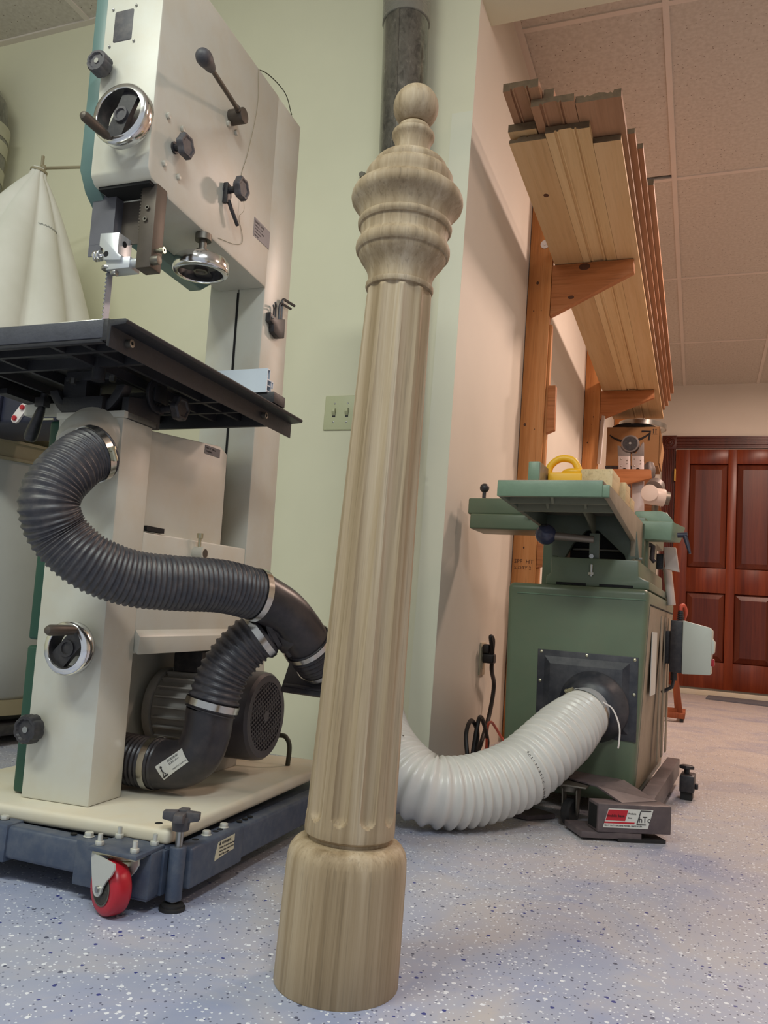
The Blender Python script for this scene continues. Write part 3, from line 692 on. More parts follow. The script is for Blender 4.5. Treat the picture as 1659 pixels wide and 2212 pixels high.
# motor
mo = obj('motor_body', MB().cyl((-.10, .375, .118), (.045, .375, .118), .076, n=48).cyl((-.118, .375, .118), (-.10, .375, .118), .082, n=48), M['finm'], P, .002)
fin = obj('cooling_fin', MB().box(-.09, .044, -.0016, .0016, .073, .087), M['finm'], mo, smooth=False); fin.location = (0, .375, .118)
for k in range(1, 26):
    c = dup(fin); c.parent = mo; c.rotation_euler = (2 * math.pi * k / 26, 0, 0)
obj('junction_box', MB().box(-.078, -.010, .335, .420, .196, .240), M['black'], mo, .003)
obj('motor_foot', MB().box(-.08, .03, .31, .44, 0.0, .045), M['finm'], mo, .003)
cw = MB().lathe([(0, .084), (.004, .089), (.060, .089), (.074, .087), (.080, .082), (.080, .0745), (.070, .0740)], (.045, .375, .118), (1, 0, 0), 64)
cow = obj('fan_cowl', cw, M['fan'], P, ang=30)
# grille: real lattice of bars over a dark interior
obj('cowl_interior', MB().cyl((.117, .375, .118), (.119, .375, .118), .0745, n=48), M['holeblk'], cow)
gr = MB(); Rg = .0735; ctr = Vector((.1245, .375, .118))
for ang in (24, 90):
    e = Vector((0, math.cos(R_(ang)), math.sin(R_(ang)))); g = Vector((0, -math.sin(R_(ang)), math.cos(R_(ang))))
    k = -Rg + .006
    while k < Rg:
        L = math.sqrt(max(0, Rg * Rg - k * k)); c = ctr + g * k; wv = g * .0013
        gr._grid([[c - e * L - wv - Vector((.002, 0, 0)), c - e * L + wv - Vector((.002, 0, 0)), c - e * L + wv, c - e * L - wv], [c + e * L - wv - Vector((.002, 0, 0)), c + e * L + wv - Vector((.002, 0, 0)), c + e * L + wv, c + e * L - wv]])
        k += .0082
gr.cyl(ctr - Vector((.002, 0, 0)), ctr + Vector((.0004, 0, 0)), .012, n=6)
gr.ring(ctr, (1, 0, 0), .0735, [(-.005, -.002), (-.005, .0006), (.002, .0006), (.002, -.002)], 60)
obj('fan_grille', gr, M['fan'], cow, smooth=False)
obj('motor_cord', MB().tube(spline([(.05, .49, .055), (.100, .50, .062), (.116, .50, .056), (.123, .50, .038), (.121, .50, -.002)], 6), .0052, 10), M['cordo'], P)
# fallen twine and cobweb line on the side plate
obj('string', MB().tube(spline([(.0042, .359, 1.554), (.0042, .367, 1.468), (.0042, .340, 1.339), (.0042, .319, 1.267), (.010, .332, 1.204), (.0045, .323, 1.179), (.0042, .342, 1.150), (.0042, .343, 1.129), (.0042, .311, 1.112), (.0042, .246, 1.095)], 6), .0005, 5), M['khaki'], P)
obj('top_wire', MB().tube(spline([(-.02, .36, 1.561), (-.01, .42, 1.590), (0.0, .50, 1.592), (.0, .545, 1.561)], 6), .0012, 6), M['cordo'], P)

# hex key set clipped to the spine: a thing of its own
hk = thing('hex_key_set', 'black clip of four hex keys on the right side of the saw spine', 'hex keys', SO, SMAT.to_euler())
obj('key_holder', MB().prism([(.482, 1.024), (.497, 1.021), (.518, 1.020), (.560, 1.034), (.560, .986), (.533, .977), (.502, .983), (.500, 1.000), (.482, 1.003)], 'x', .0005, .014), M['black'], hk, .002)
obj('rivet', MB().sphere((.0143, .491, 1.013), .0034, 12), M['steel'], hk)
for (v0, wt, vt, r) in ((.548, 1.083, .598, .0036), (.536, 1.068, .580, .0032), (.516, 1.052, .497, .0024), (.508, 1.042, .488, .0022)):
    obj('hex_key', MB().tube([(.008, v0, 1.01), (.008, v0, wt - .006), (.0085, v0 + (vt - v0) * .05, wt - .002), (.009, v0 + (vt - v0) * .15, wt), (.016, vt, wt)], r, 6), M['black'], hk)

# ------------------------------------------------------------------ dust hoses of the saw (world coordinates)
def clamp(parent, path, i, R, wd=.012, screw_dir=None):
    p = path[i]; d = (path[min(i + 1, len(path) - 1)] - path[max(i - 1, 0)]).normalized()
    b = obj('hose_clamp', MB().ring(p, d, R, [(-.0004, -wd / 2), (.0012, -wd / 2), (.0012, wd / 2), (-.0004, wd / 2)], 44), M['band'], parent)
    if screw_dir is not None:
        s = Vector(screw_dir); s = (s - d * s.dot(d)).normalized(); t = d.cross(s); q = p + s * (R + .004)
        obj('clamp_screw', MB().cyl(q - t * .012, q + t * .006, .0042, n=12).cyl(q + t * .006, q + t * .011, .0055, n=8).tube([q - s * .003 - t * .010, q - s * .003 + t * .004], .006, 8), M['zinc'], b)
    return b
pA = [(-.9245, 1.0425, .687), (-.930, 1.011, .669), (-.930, .983, .644), (-.934, .963, .615), (-.934, .957, .581), (-.926, .977, .541), (-.890, 1.007, .504), (-.849, 1.058, .484), (-.803, 1.120, .482), (-.760, 1.191, .484), (-.726, 1.260, .474)]
hA = thing('dust_hose', 'thick black ribbed hose curving from the saw port across the pillar', 'hose', pA[0])
def rel(o, root): o.location = -Vector(root.location); return o
mbh, pathA = corrugated(pA, .0462, .0084, .0036, 40, 5)
rel(obj('ribbed_tube', mbh, M['hose'], hA, ang=80), hA)
rel(clamp(hA, pathA, 9, .0465, .012, (.8, -.5, -.2)), hA); rel(clamp(hA, pathA, len(pathA) - 5, .0465, .012), hA)
pB = [(-.735, 1.309, .412), (-.768, 1.290, .376), (-.794, 1.276, .326), (-.806, 1.267, .262)]
hB = thing('dust_hose', 'shorter black ribbed hose running down in front of the motor', 'hose', pB[0])
mbh, pathB = corrugated(pB, .0470, .0122, .0046, 40, 5)
rel(obj('ribbed_tube', mbh, M['hose'], hB, ang=80), hB)
rel(clamp(hB, pathB, 5, .0475, .012, (-.3, -.2, .9)), hB); rel(clamp(hB, pathB, len(pathB) - 6, .0475, .012), hB)
# elbow at the saw foot with its printed sticker
el = thing('elbow_fitting', 'black plastic elbow with white sticker resting on the saw base', 'elbow', (-.806, 1.267, .262))
eP = spline([(-.806, 1.267, .268), (-.809, 1.268, .225), (-.822, 1.266, .186), (-.852, 1.262, .166), (-.893, 1.259, .1605)], 8)
rel(obj('elbow_tube', MB().tube(eP, .0425, 40), M['fit'], el, ang=80), el)
mbh, pathE = corrugated([(-.888, 1.259, .1610), (-.93, 1.2565, .1605), (-.985, 1.254, .162)], .0455, .0090, .0035, 40, 5)
rel(obj('end_cuff', mbh, M['fit'], el, ang=80), el)
rel(clamp(el, pathE, 10, .0462, .012), el)
c4 = [Vector(q) for q in ((-.8752, 1.2239, .1617), (-.8298, 1.2260, .1989), (-.8099, 1.2254, .1821), (-.8553, 1.2233, .1449))]
exv = (c4[1] - c4[0]).normalized(); eyv = (c4[0] - c4[3])
ezv = exv.cross(eyv).normalized(); eyn = ezv.cross(exv).normalized(); cc = sum(c4, Vector()) / 4 + ezv * .0050
def on_lab(x, y, k=.0010):
    p = cc + exv * x + eyn * y - ezv * .012
    for _ in range(60):
        if min((p - q).length for q in eP) >= .0428: break
        p = p + ezv * .0006
    return p + ezv * k
LABN = 12
LG = [[on_lab(-.029 + .058 * a / LABN, -.0135 + .027 * b / 8, 0) for b in range(9)] for a in range(LABN + 1)]
def lab_map(x, y, k):
    fa = min(max((x + .029) / .058, 0), .9999) * LABN; fb = min(max((y + .0135) / .027, 0), .9999) * 8; a, b = int(fa), int(fb); fa -= a; fb -= b
    p = (LG[a][b] * (1 - fa) + LG[a + 1][b] * fa) * (1 - fb) + (LG[a][b + 1] * (1 - fa) + LG[a + 1][b + 1] * fa) * fb
    return p + ezv * k
stk = MB(); V = [[[stk.bm.verts.new(LG[a][b] + ezv * k) for b in range(9)] for a in range(LABN + 1)] for k in (0, .0008)]
for k in (0, 1):
    for a in range(LABN):
        for b in range(8): stk.bm.faces.new((V[k][a][b], V[k][a + 1][b], V[k][a + 1][b + 1], V[k][a][b + 1]))
lab = rel(obj('sticker', stk, M['label'], el, smooth=False), el)
def lab_text(s_, x, y, size):
    o = text('lettering', s_, lab, (0, 0, 0), (1, 0, 0), (0, 1, 0), size, M['ink'])
    for v in o.data.vertices: v.co = lab_map(v.co.x + x, v.co.y + y, .0010 + (.0001 if v.co.z > 0 else 0))
    return o
lab_text('ELBOW', -.004, .0010, .0052); lab_text('MADE IN TAIWAN', -.002, -.0098, .0036); lab_text('4"', .014, .0010, .004)
bars = MB()
for k in range(12):
    x = -.004 + k * .0019; wv = (.0007, .0012, .0005)[k % 3]
    bars._grid([[lab_map(x + s_ * wv, q, z_) for s_, q in ((-.5, .0066), (.5, .0066), (.5, .0110), (-.5, .0110))] for z_ in (.0009, .0011)])
obj('barcode', bars, M['ink'], lab, smooth=False)
fig = MB(); fo = lambda x, y: lab_map(-.0205 + x, y, .0012)
for a, b, r in (((0, .004), (0, -.002), .0013), ((0, -.002), (-.003, -.008), .0010), ((0, -.002), (.003, -.008), .0010), ((0, .003), (-.003, .000), .0008), ((0, .003), (.0025, .006), .0008), ((.0025, .006), (.0, .0085), .0008)): fig.tube([fo(*a), fo(*b)], r * .8, 6)
fig.sphere(fo(0, .0062), .0016, 8)
fig._grid([[lab_map(-.0205 + x, y, z_) for x, y in ((-.006, -.0115), (.006, -.0115), (.006, -.0088), (-.006, -.0088))] for z_ in (.0009, .0012)])
obj('emblem', fig, M['ink'], lab, smooth=False)
# wye fitting, its cuff and the blast gate behind the post
wy = thing('wye_fitting', 'black plastic wye joining the two hoses left of the oak post', 'wye', (-.700, 1.31, .44))
wA = [Vector(q) for q in ((-.728, 1.256, .4755), (-.700, 1.306, .450), (-.683, 1.343, .418), (-.673, 1.371, .389))]
rel(obj('main_tube', MB().tube(spline(wA, 8), .0425, 40), M['fit'], wy, ang=80), wy)
rel(obj('branch_tube', MB().tube([Vector(q) for q in ((-.738, 1.306, .415), (-.715, 1.325, .428), (-.690, 1.345, .410))], .0425, 36), M['fit'], wy, ang=80), wy)
rel(obj('branch_rim', MB().ring((-.729, 1.313, .4195), (-.7, -.4, -.55), .0445, [(-.003, -.004), (.0012, -.004), (.0012, .004), (-.003, .004)], 40), M['fit'], wy), wy)
rel(obj('web', MB().tube([Vector((-.705, 1.318, .395)), Vector((-.692, 1.338, .372))], .008, 10), M['fit'], wy), wy)
mbh, pathW = corrugated([(-.676, 1.363, .396), (-.669, 1.386, .375), (-.663, 1.412, .358)], .0458, .0075, .0035, 40, 5)
rel(obj('end_cuff', mbh, M['fit'], wy, ang=80), wy)
rel(clamp(wy, pathW, 4, .0465, .010, (.9, 0, .5)), wy); rel(clamp(wy, pathW, len(pathW) - 7, .0465, .010), wy)
bg = thing('blast_gate', 'flat black blast gate plate behind the wye, left of the post', 'blast gate', (-.70, 1.47, .375))
gd = (pathW[-1] - pathW[-4]).normalized()
gd = Vector((0, .90, -.42)).normalized(); gx = Vector((.96, .20, -.12)).normalized(); gx = (gx - gd * gx.dot(gd)).normalized(); gy = gd.cross(gx)
if gy.z < 0: gy = -gy
def slab(c, wx, wy_, t0, t1): return MB().hexa(*[[c + gx * (a * wx) + gy * (b * wy_) + gd * t for a, b in ((-1, -1), (1, -1), (1, 1), (-1, 1))] for t in (t0, t1)])
gc = pathW[-1] + gx * .022 + gd * .004
rel(obj('gate_plate', slab(gc, .092, .064, .0, .010), M['fit'], bg, .002), bg)
rel(obj('gate_rib', slab(gc - gd * .003 - gy * .052, .088, .0035, 0, .004), M['fit'], bg, .001), bg)
rel(obj('gate_rib', slab(gc - gd * .003 + gy * .052, .088, .0035, 0, .004), M['fit'], bg, .001), bg)
rel(obj('outlet_pipe', MB().tube([pathW[-1] + gd * .010, pathW[-1] + gd * .07], .043, 32), M['fit'], bg), bg)
gl = rel(obj('sticker', slab(gc + gx * .058 - gy * .012, .022, .022, -.0010, 0), M['label'], bg, smooth=False), bg)

# ------------------------------------------------------------------ mobile base of the band saw
B0 = Vector((-.9176, 1.1093, 0))
mbs = thing('mobile_base', 'slate blue steel mobile base with one red caster under the band saw', 'mobile base', B0, (0, 0, R_(2.48)))
P2 = mbs
obj('side_rail', MB().box(.186, .216, -.028, .62, .030, .0845), M['slate'], P2, .006, 3)
obj('front_rail', MB().box(-.36, .184, -.084, -.052, .036, .0845), M['slate'], P2, .006, 3)
obj('rail_sleeve', MB().box(-.40, -.078, -.088, -.050, .030, .0875), M['slate'], P2, .004)
obj('rail_sleeve', MB().box(.052, .186, -.0875, -.050, .022, .0865), M['slate'], P2, .003)
obj('rail_sleeve', MB().box(.1845, .2185, -.030, .135, .026, .0868), M['slate'], P2, .005, 3)
obj('inner_ledge', MB().box(-.36, .19, -.05, .60, .052, .079), M['slate'], P2)
obj('corner_gusset', MB().prism([(.098, -.118), (.184, -.122), (.182, -.036), (.200, -.030), (.184, -.05), (.10, -.05)], 'z', .0855, .0915), M['slate'], P2, .001)
obj('corner_plate', MB().prism([(.150, .02), (.184, .02), (.184, .085), (.150, .085)], 'y', -.086, -.052).box(.184, .190, -.06, -.03, .022, .085), M['slate'], P2)
for u, v in ((.058, -.066), (-.105, -.066), (.197, .045), (.197, .100)): obj('hex_bolt', hexbolt((u, v, .0866), (0, 0, 1), .0068, .0068).cyl((u, v, .0866), (u, v, .0875), .0085, n=16), M['boltw'], P2, .0006)
for u, v in ((.030, -.066), (.082, -.060), (-.135, -.068), (.197, .012), (.199, .070), (.199, .084), (.199, .150), (.199, .170), (.199, .188)): obj('rail_hole', MB().cyl((u, v, .0860), (u, v, .0873), .0052, n=14), M['holeblk'], P2)
for u, v in ((.108, -.106), (.108, -.060), (.170, -.108), (.172, -.062)):
    b = obj('caster_bolt', MB().cyl((u, v, .0915), (u, v, .1075), .0036, n=12), M['boltw'], P2)
    obj('nut', hexbolt((u, v, .0915), (0, 0, 1), .0066, .006), M['boltw'], b, .0005)
ca = obj('caster_fork', MB().box(.104, .178, -.116, -.056, .0815, .0855), M['zinc'], P2, .001)
obj('swivel', MB().cyl((.139, -.086, .0745), (.139, -.086, .082), .021, n=28).cyl((.139, -.086, .068), (.139, -.086, .0745), .024, n=28), M['zinc'], ca, .001)
wc = Vector((.136, -.106, .0385)); wd_ = Vector((-.42, -.907, 0)).normalized(); wf = Vector((.907, -.42, 0)).normalized()
for s_ in (-1, 1):
    base = Vector((wc.x, wc.y, 0)) + wd_ * (.0185 * s_)
    pts = [(-.030, .0815), (.036, .0815), (.037, .074), (.030, .064), (.020, .055), (.011, .044), (.007, .034), (.001, .028), (-.008, .027), (-.015, .032), (-.023, .052), (-.030, .072)]
    obj('fork_leg', MB()._grid([[base + wf * p + Vector((0, 0, q)) + wd_ * k for p, q in pts] for k in (-.0013, .0013)]), M['boltw'], ca, smooth=False)
wh = obj('wheel', MB().lathe([(-.0150, .012), (-.0150, .026), (-.0145, .033), (-.011, .0372), (-.005, .0385), (.005, .0385), (.011, .0372), (.0145, .033), (.0150, .026), (.0150, .012)], wc, wd_, 48), M['red'], P2)
obj('wheel_hub', MB().lathe([(-.0155, .022), (-.0155, .008), (.0155, .008), (.0155, .022)], wc, wd_, 32).ring(wc + wd_ * .0152, wd_, .023, [(-.001, 0), (-.001, .001), (.001, .001), (.001, 0)], 32), M['dsteel'], wh)
obj('axle', MB().cyl(wc - wd_ * .023, wc + wd_ * .023, .0045, n=10), M['steel'], wh)
lf = obj('leg_tube', MB().cyl((.201, -.042, .014), (.201, -.042, .0895), .0125, n=28), M['slate'], P2, .001)
obj('threaded_rod', MB().cyl((.201, -.042, .004), (.201, -.042, .125), .0058, n=16), M['steel'], lf)
obj('foot_pad', MB().lathe([(0, .0195), (.004, .0195), (.005, .0165), (.0085, .0165), (.0105, .009)], (.201, -.042, 0), (0, 0, 1), 32), M['rubber'], lf, ang=30)
sk = MB().cyl((.201, -.042, .113), (.201, -.042, .134), .0125, .0145, n=24)
for k in range(4):
    a = R_(20 + 90 * k); e = Vector((math.cos(a), math.sin(a), 0)); g = Vector((-e.y, e.x, 0)); c = Vector((.201, -.042, 0))
    sk._grid([[c + e * .006 + g * s_ * .0085 + Vector((0, 0, q)) for s_, q in ((-1, .125), (1, .125), (1, .1415), (-1, .1415))], [c + e * .0275 + g * s_ * .0070 + Vector((0, 0, q)) for s_, q in ((-1, .129), (1, .129), (1, .1405), (-1, .1405))]])
obj('star_knob', sk, M['blackd'], lf, .0015)
wl = obj('warning_label', MB().prism([(.040, .058), (.047, .078), (.100, .080), (.100, .056), (.085, .0555), (.050, .0525), (.040, .051)], 'x', .2183, .2191), M['labelc'], P2, smooth=False)
for k, (t_, sz) in enumerate((('WARNING', .0062), ('Retract the mobile base feet', .0042), ('and lock the casters before', .0042), ('use of the machine', .0042))):
    text('lettering', t_, wl, (.2193, .052 if k else .058, .0725 - k * .0054), (0, 1, 0), (0, 0, 1), sz, M['ink'])
obj('warning_triangle', MB().prism([(.0495, .0725), (.0565, .0725), (.053, .0785)], 'x', .2191, .2194), M['ink'], wl, smooth=False)
# ================================================================== LEFT BACKGROUND
dc = thing('dust_collector', 'dust collector with cloth filter bag behind the band saw at far left', 'dust collector', (-2.20, 1.92, 0))
def bagr(th, h):
    k = min(1, max(0, h / .85)); q = 1.0
    for a, d_, wd2 in ((64, .20, 13), (97, .17, 13), (18, .16, 16), (-30, .15, 18), (150, .15, 16), (205, .14, 18), (270, .13, 18)):
        dl_ = abs((math.degrees(th) - a + 180) % 360 - 180); q -= d_ * math.exp(-dl_ / wd2)
    return q * 1.10
hbag = []
for i in range(30):
    k = i / 29; zz = .93 * k
    r = .335 * min(1, (1 - k) * 1.45) ** .80 if k > .3 else .335 * min(1, (.7 * 1.45)) ** .80
    hbag.append((zz, max(r, .022)))
tilt = Vector((.10, .03, .95)).normalized()
obj('filter_bag', MB().lathe(hbag, (-.04, 0, .955), tilt, 120, bagr), M['cloth'], dc, ang=70)
obj('bag_tie', MB().ring(Vector((-.04, 0, .955)) + tilt * .92, tilt, .022, [(-.006, -.004), (.006, -.004), (.006, .004), (-.006, .004)], 20), M['khaki'], dc)
x_, y_, d_t = frame_of(tilt); sm_ = []
for t in range(66, 97, 2):
    h_ = .70; k_ = h_ / .93; r_b = .335 * min(1, (1 - k_) * 1.45) ** .80 * bagr(R_(t), h_) + .0015
    sm_.append(Vector((-.04, 0, .955)) + d_t * (h_ + .002 * (t % 4)) + x_ * (r_b * math.cos(R_(t))) + y_ * (r_b * math.sin(R_(t))))
obj('stitched_seam', MB().tube(sm_, .0014, 6), M['cloth2'], dc)
obj('collector_ring', MB().ring((0, 0, .852), (0, 0, 1), .345, [(-.02, -.03), (.006, -.03), (.006, -.022), (-.004, -.022), (-.004, .022), (.006, .022), (.006, .03), (-.02, .03)], 64).cyl((0, 0, .876), (0, 0, .879), .34, n=64), M['khaki'], dc)
obj('lower_bag', MB().lathe([(.10, .30), (.14, .335), (.3, .348), (.55, .345), (.75, .338), (.826, .335)], (0, 0, 0), (0, 0, 1), 80, lambda th, h: 1 + .02 * math.cos(4 * th + 1) + .012 * math.cos(9 * th + h * 6)), M['cloth2'], dc, ang=70)
obj('bottom_band', MB().ring((0, 0, .105), (0, 0, 1), .335, [(-.02, -.022), (.01, -.022), (.01, .022), (-.02, .022)], 60), M['khaki'], dc)
obj('stand_base', MB().box(-.36, .36, -.30, .30, .03, .06).cyl((0, 0, .03), (0, 0, .10), .28, n=40), M['black'], dc, .004)
bw = obj('blower_housing', MB().box(-.30, .66, -.36, -.14, .8795, 1.10), M['navy'], dc, .012, 3)
obj('housing_rib', MB().box(.45, .475, -.372, -.36, .8795, 1.09), M['navy'], bw, .003)
obj('chrome_strip', MB().box(.585, .655, -.364, -.36, .884, .889), M['steel'], bw)
sp = MB(); kp = []
for (cx_, cz_), (t0, t1) in (((.552, .918), (-40, 150)), ((.530, .890), (140, 330))):
    for t in range(t0, t1, 15): kp.append((cx_ + .013 * math.cos(R_(t)), cz_ + .012 * math.sin(R_(t))))
sp.prism(kp, 'y', -.366, -.3595)
spo = obj('switch_plate', sp, M['white'], bw, smooth=False)
for cx_, cz_ in ((.552, .918), (.530, .890)): obj('push_button', MB().cyl((cx_, -.3655, cz_), (cx_, -.372, cz_), .0068, n=20), M['red'], spo, .001)
hook = obj('hanger_rod', MB().tube([Vector(q) for q in ((-2.133, 1.948, 1.925), (-2.133, 1.95, 1.890), (-2.125, 1.955, 1.884), (-1.80, 2.12, 1.945), (-1.62, YW, 1.99))], .0055, 8).sphere((-2.128, 1.953, 1.884), .011, 10), M['khaki'])
tag(hook, 'thin khaki rod holding up the tip of the cloth filter bag', 'rod')
dl = thing('wall_duct', 'grey galvanised duct with tape bands at the far left edge', 'duct', (-2.74, 2.17, 0))
obj('duct_pipe', MB().cyl((0, 0, 1.2), (0, 0, 2.24), .112, n=40), M['duct'], dl)
obj('duct_elbow', MB().tube([Vector((0, 0, 2.23)), Vector((-.02, 0, 2.36)), Vector((-.09, 0, 2.46)), Vector((-.2, 0, 2.5))], .11, 36), M['duct'], dl, ang=20)
for z0 in (2.05, 2.16, 2.23): obj('tape_band', MB().lathe([(0, .1135), (.002, .1145), (.050, .1145), (.052, .1135)], (0, 0, z0), (.04, 0, 1), 40), M['beige_tape'], dl)
# ================================================================== CENTRE BACKGROUND
pd = thing('dust_pipe', 'grey galvanised dust pipe rising on the wall behind the ball finial', 'duct', (-.8285, 2.240, 0), (0, R_(-2.87), 0))
obj('duct_pipe', MB().cyl((0, 0, .965), (0, 0, 2.42), .0745, n=48), M['duct'], pd)
obj('duct_pipe', MB().cyl((0, 0, 2.40), (0, 0, ZC + .1), .0765, n=48), M['duct'], pd)
obj('tape_band', MB().lathe([(0, .0768), (.001, .0785), (.02, .0790), (.11, .0785), (.112, .0768)], (0, 0, 2.395), (0, 0, 1), 48, lambda th, h: 1 + .006 * math.sin(13 * th + 40 * h)), M['tape'], pd)
obj('seam_rib', MB().box(-.005, .005, -.0770, -.0735, .965, 2.40), M['duct'], pd, .001)
ph = obj('pipe_strap', MB().box(-1.098, -1.080, YW - .018, YW, 1.905, 1.925).cyl((-1.089, YW - .026, 1.915), (-1.089, YW - .012, 1.915), .0095, n=12), M['dsteel'])
tag(ph, 'small dark metal strap bolt on wall left of the turned capital', 'bolt')
swp = thing('light_switch', 'almond double toggle light switch plate on the wall left of the post', 'light switch', (-1.098, YW, 1.098))
obj('switch_plate', MB().box(-.0585, .0585, -.006, 0, -.0575, .0575), M['switchpl'], swp, .003, 3)
for x in (-.023, .023):
    tg = obj('toggle', MB().hexa([(x - .005, -.006, -.010), (x + .005, -.006, -.010), (x + .005, -.006, .012), (x - .005, -.006, .012)], [(x - .0045, -.017, .003), (x + .0045, -.017, .003), (x + .0045, -.015, .012), (x - .0045, -.015, .012)]), M['switchpl'], swp, .0008)
    obj('toggle_slot', MB().box(x - .0055, x + .0055, -.0066, -.0060, -.014, .014), M['ink'], swp)
    for z_ in (-.031, .031): obj('screw', MB().sphere((x, -.0062, z_), .0032, 10, (1, .5, 1)), M['steel'], swp)
# outlet, plug and cords on the side wall
ou = thing('wall_outlet', 'almond duplex wall outlet low on the side wall', 'outlet', (XW, 2.885, .332))
obj('cover_plate', MB().box(0, .006, -.036, .036, -.058, .058), M['almond'], ou, .002)
for z_ in (-.02, .02): obj('socket', MB().box(.006, .0078, -.016, .016, z_ - .014, z_ + .014), M['almond'], ou, .003)
cdw = thing('power_cord', 'thick black power cord hanging from the plug in the outlet', 'cord', (-.69, 2.88, .3))
rel(obj('plug', MB().box(-.7145, -.672, 2.860, 2.900, .318, .352).box(-.7145, -.690, 2.855, 2.89, .352, .385), M['cord'], cdw, .006, 3), cdw)
rel(obj('cord', MB().tube(spline([(-.682, 2.872, .350), (-.680, 2.865, .400), (-.684, 2.845, .412), (-.680, 2.866, .360), (-.685, 2.893, .295), (-.69, 2.964, .237), (-.69, 2.935, .156), (-.69, 2.881, .095), (-.69, 2.816, .040), (-.69, 2.80, .008), (-.62, 2.95, .008)], 8), .0078, 10), M['cord'], cdw), cdw)
for nm_, pts, r_, mt_, lb in (('loose_cord', [(-.655, 2.56, .010), (-.65, 2.609, .150), (-.65, 2.689, .123), (-.655, 2.767, .066), (-.645, 2.764, .009), (-.56, 2.80, .009)], .0072, 'cord', 'black cord looping up beside the hanging power cord near the floor'),
                              ('loose_cord', [(-.63, 2.45, .010), (-.655, 2.48, .11), (-.66, 2.551, .150), (-.66, 2.638, .107), (-.66, 2.632, .061), (-.66, 2.561, .009), (-.55, 2.50, .009)], .0068, 'cord', 'leftmost black cord loop against the side wall by the white hose'),
                              ('loose_cord', [(-.655, 2.764, .010), (-.655, 2.757, .108), (-.655, 2.807, .122), (-.655, 2.882, .095), (-.655, 2.997, .046), (-.65, 3.1, .008)], .0048, 'cordr', 'thin orange red cord arching down behind the white hose')):
    tag(obj(nm_, MB().tube(spline(pts, 8), r_, 8), M[mt_]), lb, 'cord')

# ================================================================== LUMBER RACK
Y1, Y2 = 3.286, 5.170
def upright(x, y, label, top, knots, grp=None):
    t = thing('rack_upright', label, 'post', (x, y, 0))
    obj('stud', MB().box(0, .098, 0, .038, 0.0, top), M['stud'], t, .003)
    for kx, kz, r in knots:
        obj('knot', MB().sphere((kx, .0002, kz), r, 12, (1, .06, 1.25)), M['knot'], t)
    return t
u1 = upright(XW + .003, Y1, 'pine stud fixed upright to the wall behind the jointer, nearer one', 2.5, [(.040, 1.925, .007), (.030, 1.80, .0045), (.062, 1.80, .004), (.050, 1.62, .003), (.035, 1.36, .0035), (.062, 1.28, .004), (.02, 1.30, .0065), (.05, .85, .006), (.07, .93, .004), (.045, .78, .005)])
obj('washer', MB().ring((.063, -.0005, 2.098), (0, -1, 0), .012, [(-.007, 0), (-.007, .003), (.007, .003), (.007, 0)], 24).cyl((.063, 0, 2.098), (.063, -.006, 2.098), .006, n=6), M['white'], u1)
obj('backing_strip', MB().box(.098, .110, .012, .045, 0, 1.74), M['stud'], u1, .002)
gs = text('grade_stamp', 'SPF  HT', u1, (.008, -.0006, .715), (1, 0, 0), (0, 0, 1), .024, M['knot'])
gs2 = text('grade_stamp', 'S-DRY 2', u1, (.010, -.0006, .690), (1, 0, 0), (0, 0, 1), .020, M['knot'])
u2 = upright(XW + .003, Y2, 'pine stud fixed upright to the wall, further one of the lumber rack', 2.5, [(.06, 1.83, .005), (.05, 1.78, .004), (.03, 1.66, .006), (.055, 2.0, .004)])
def bracket(x, y, zt, L, hb, ht, label, loc=None, mat='bracket', th=.036):
    t = thing('shelf_bracket', label, 'bracket', (x, y, zt))
    obj('bracket_plate', MB().prism([(0, 0), (L, 0), (L + .003, -ht), (0, -hb)], 'y', 0, th), M[mat], t, .002)
    return t
k1 = bracket(XW + .103, Y1 - .0, 2.000, .334, .226, .056, 'tapered pine bracket carrying the moulding boards, nearer one')
obj('knot', MB().sphere((.135, -.0003, -.018), .020, 14, (1.2, .04, .8)), M['knot'], k1); obj('knot', MB().sphere((.085, -.0003, -.150), .012, 14, (1.1, .05, .7)), M['knot'], k1)
bracket(XW + .103, Y2, 2.000, .325, .190, .050, 'tapered pine bracket carrying the moulding boards, further one')
bracket(XW + .113, Y1, 1.468, .031, .205, .190, 'short sawn off bracket stub on the nearer rack stud', th=.034)
bracket(XW + .103, Y2, 1.485, .325, .140, .052, 'low tapered bracket under the folded ladder and cardboard box')
ttk = bracket(XW + .103, Y1, .80, .030, .10, .09, 'small wooden stub on the near stud just behind the jointer fence')
# moulding boards: x0, x1, y near, y far, z0, z1, profile kind, material
def moulding(x0, x1, z0, z1, kind):
    W = x1 - x0; H = z1 - z0
    if kind == 'flat': return [(x0, z0), (x1, z0), (x1, z1), (x0, z1)]
    if kind == 'under':   # fluted casing: beads cut in the lower face
        lo = [(0, 0), (.20, 0), (.21, .30), (.245, .30), (.265, .06), (.295, .06), (.31, .30), (.40, .34), (.58, .34), (.63, .10), (.66, .10), (.67, .32), (.70, .32), (.71, .06), (.745, .06), (.755, 0), (1, 0)]
        return [(x0 + a * W, z0 + b * H) for a, b in lo] + [(x1, z1), (x0, z1)]
    if kind == 'over':    # profile on the upper face
        up = [(1, 1), (.84, 1), (.81, .62), (.76, .80), (.70, .66), (.64, .82), (.50, .95), (.38, .82), (.32, .66), (.26, .80), (.20, .62), (.17, .86), (0, .86)]
        return [(x0, z0), (x1, z0)] + [(x0 + a * W, z0 + b * H) for a, b in up]
    if kind == 'crown':
        up = [(1, .95), (.55, 1), (.50, .70), (.40, 1.0), (.28, .95), (.20, .55), (.12, .60), (.05, .80), (0, .45)]
        return [(x0, z0), (x1, z0)] + [(x0 + a * W, z0 + b * H) for a, b in up]
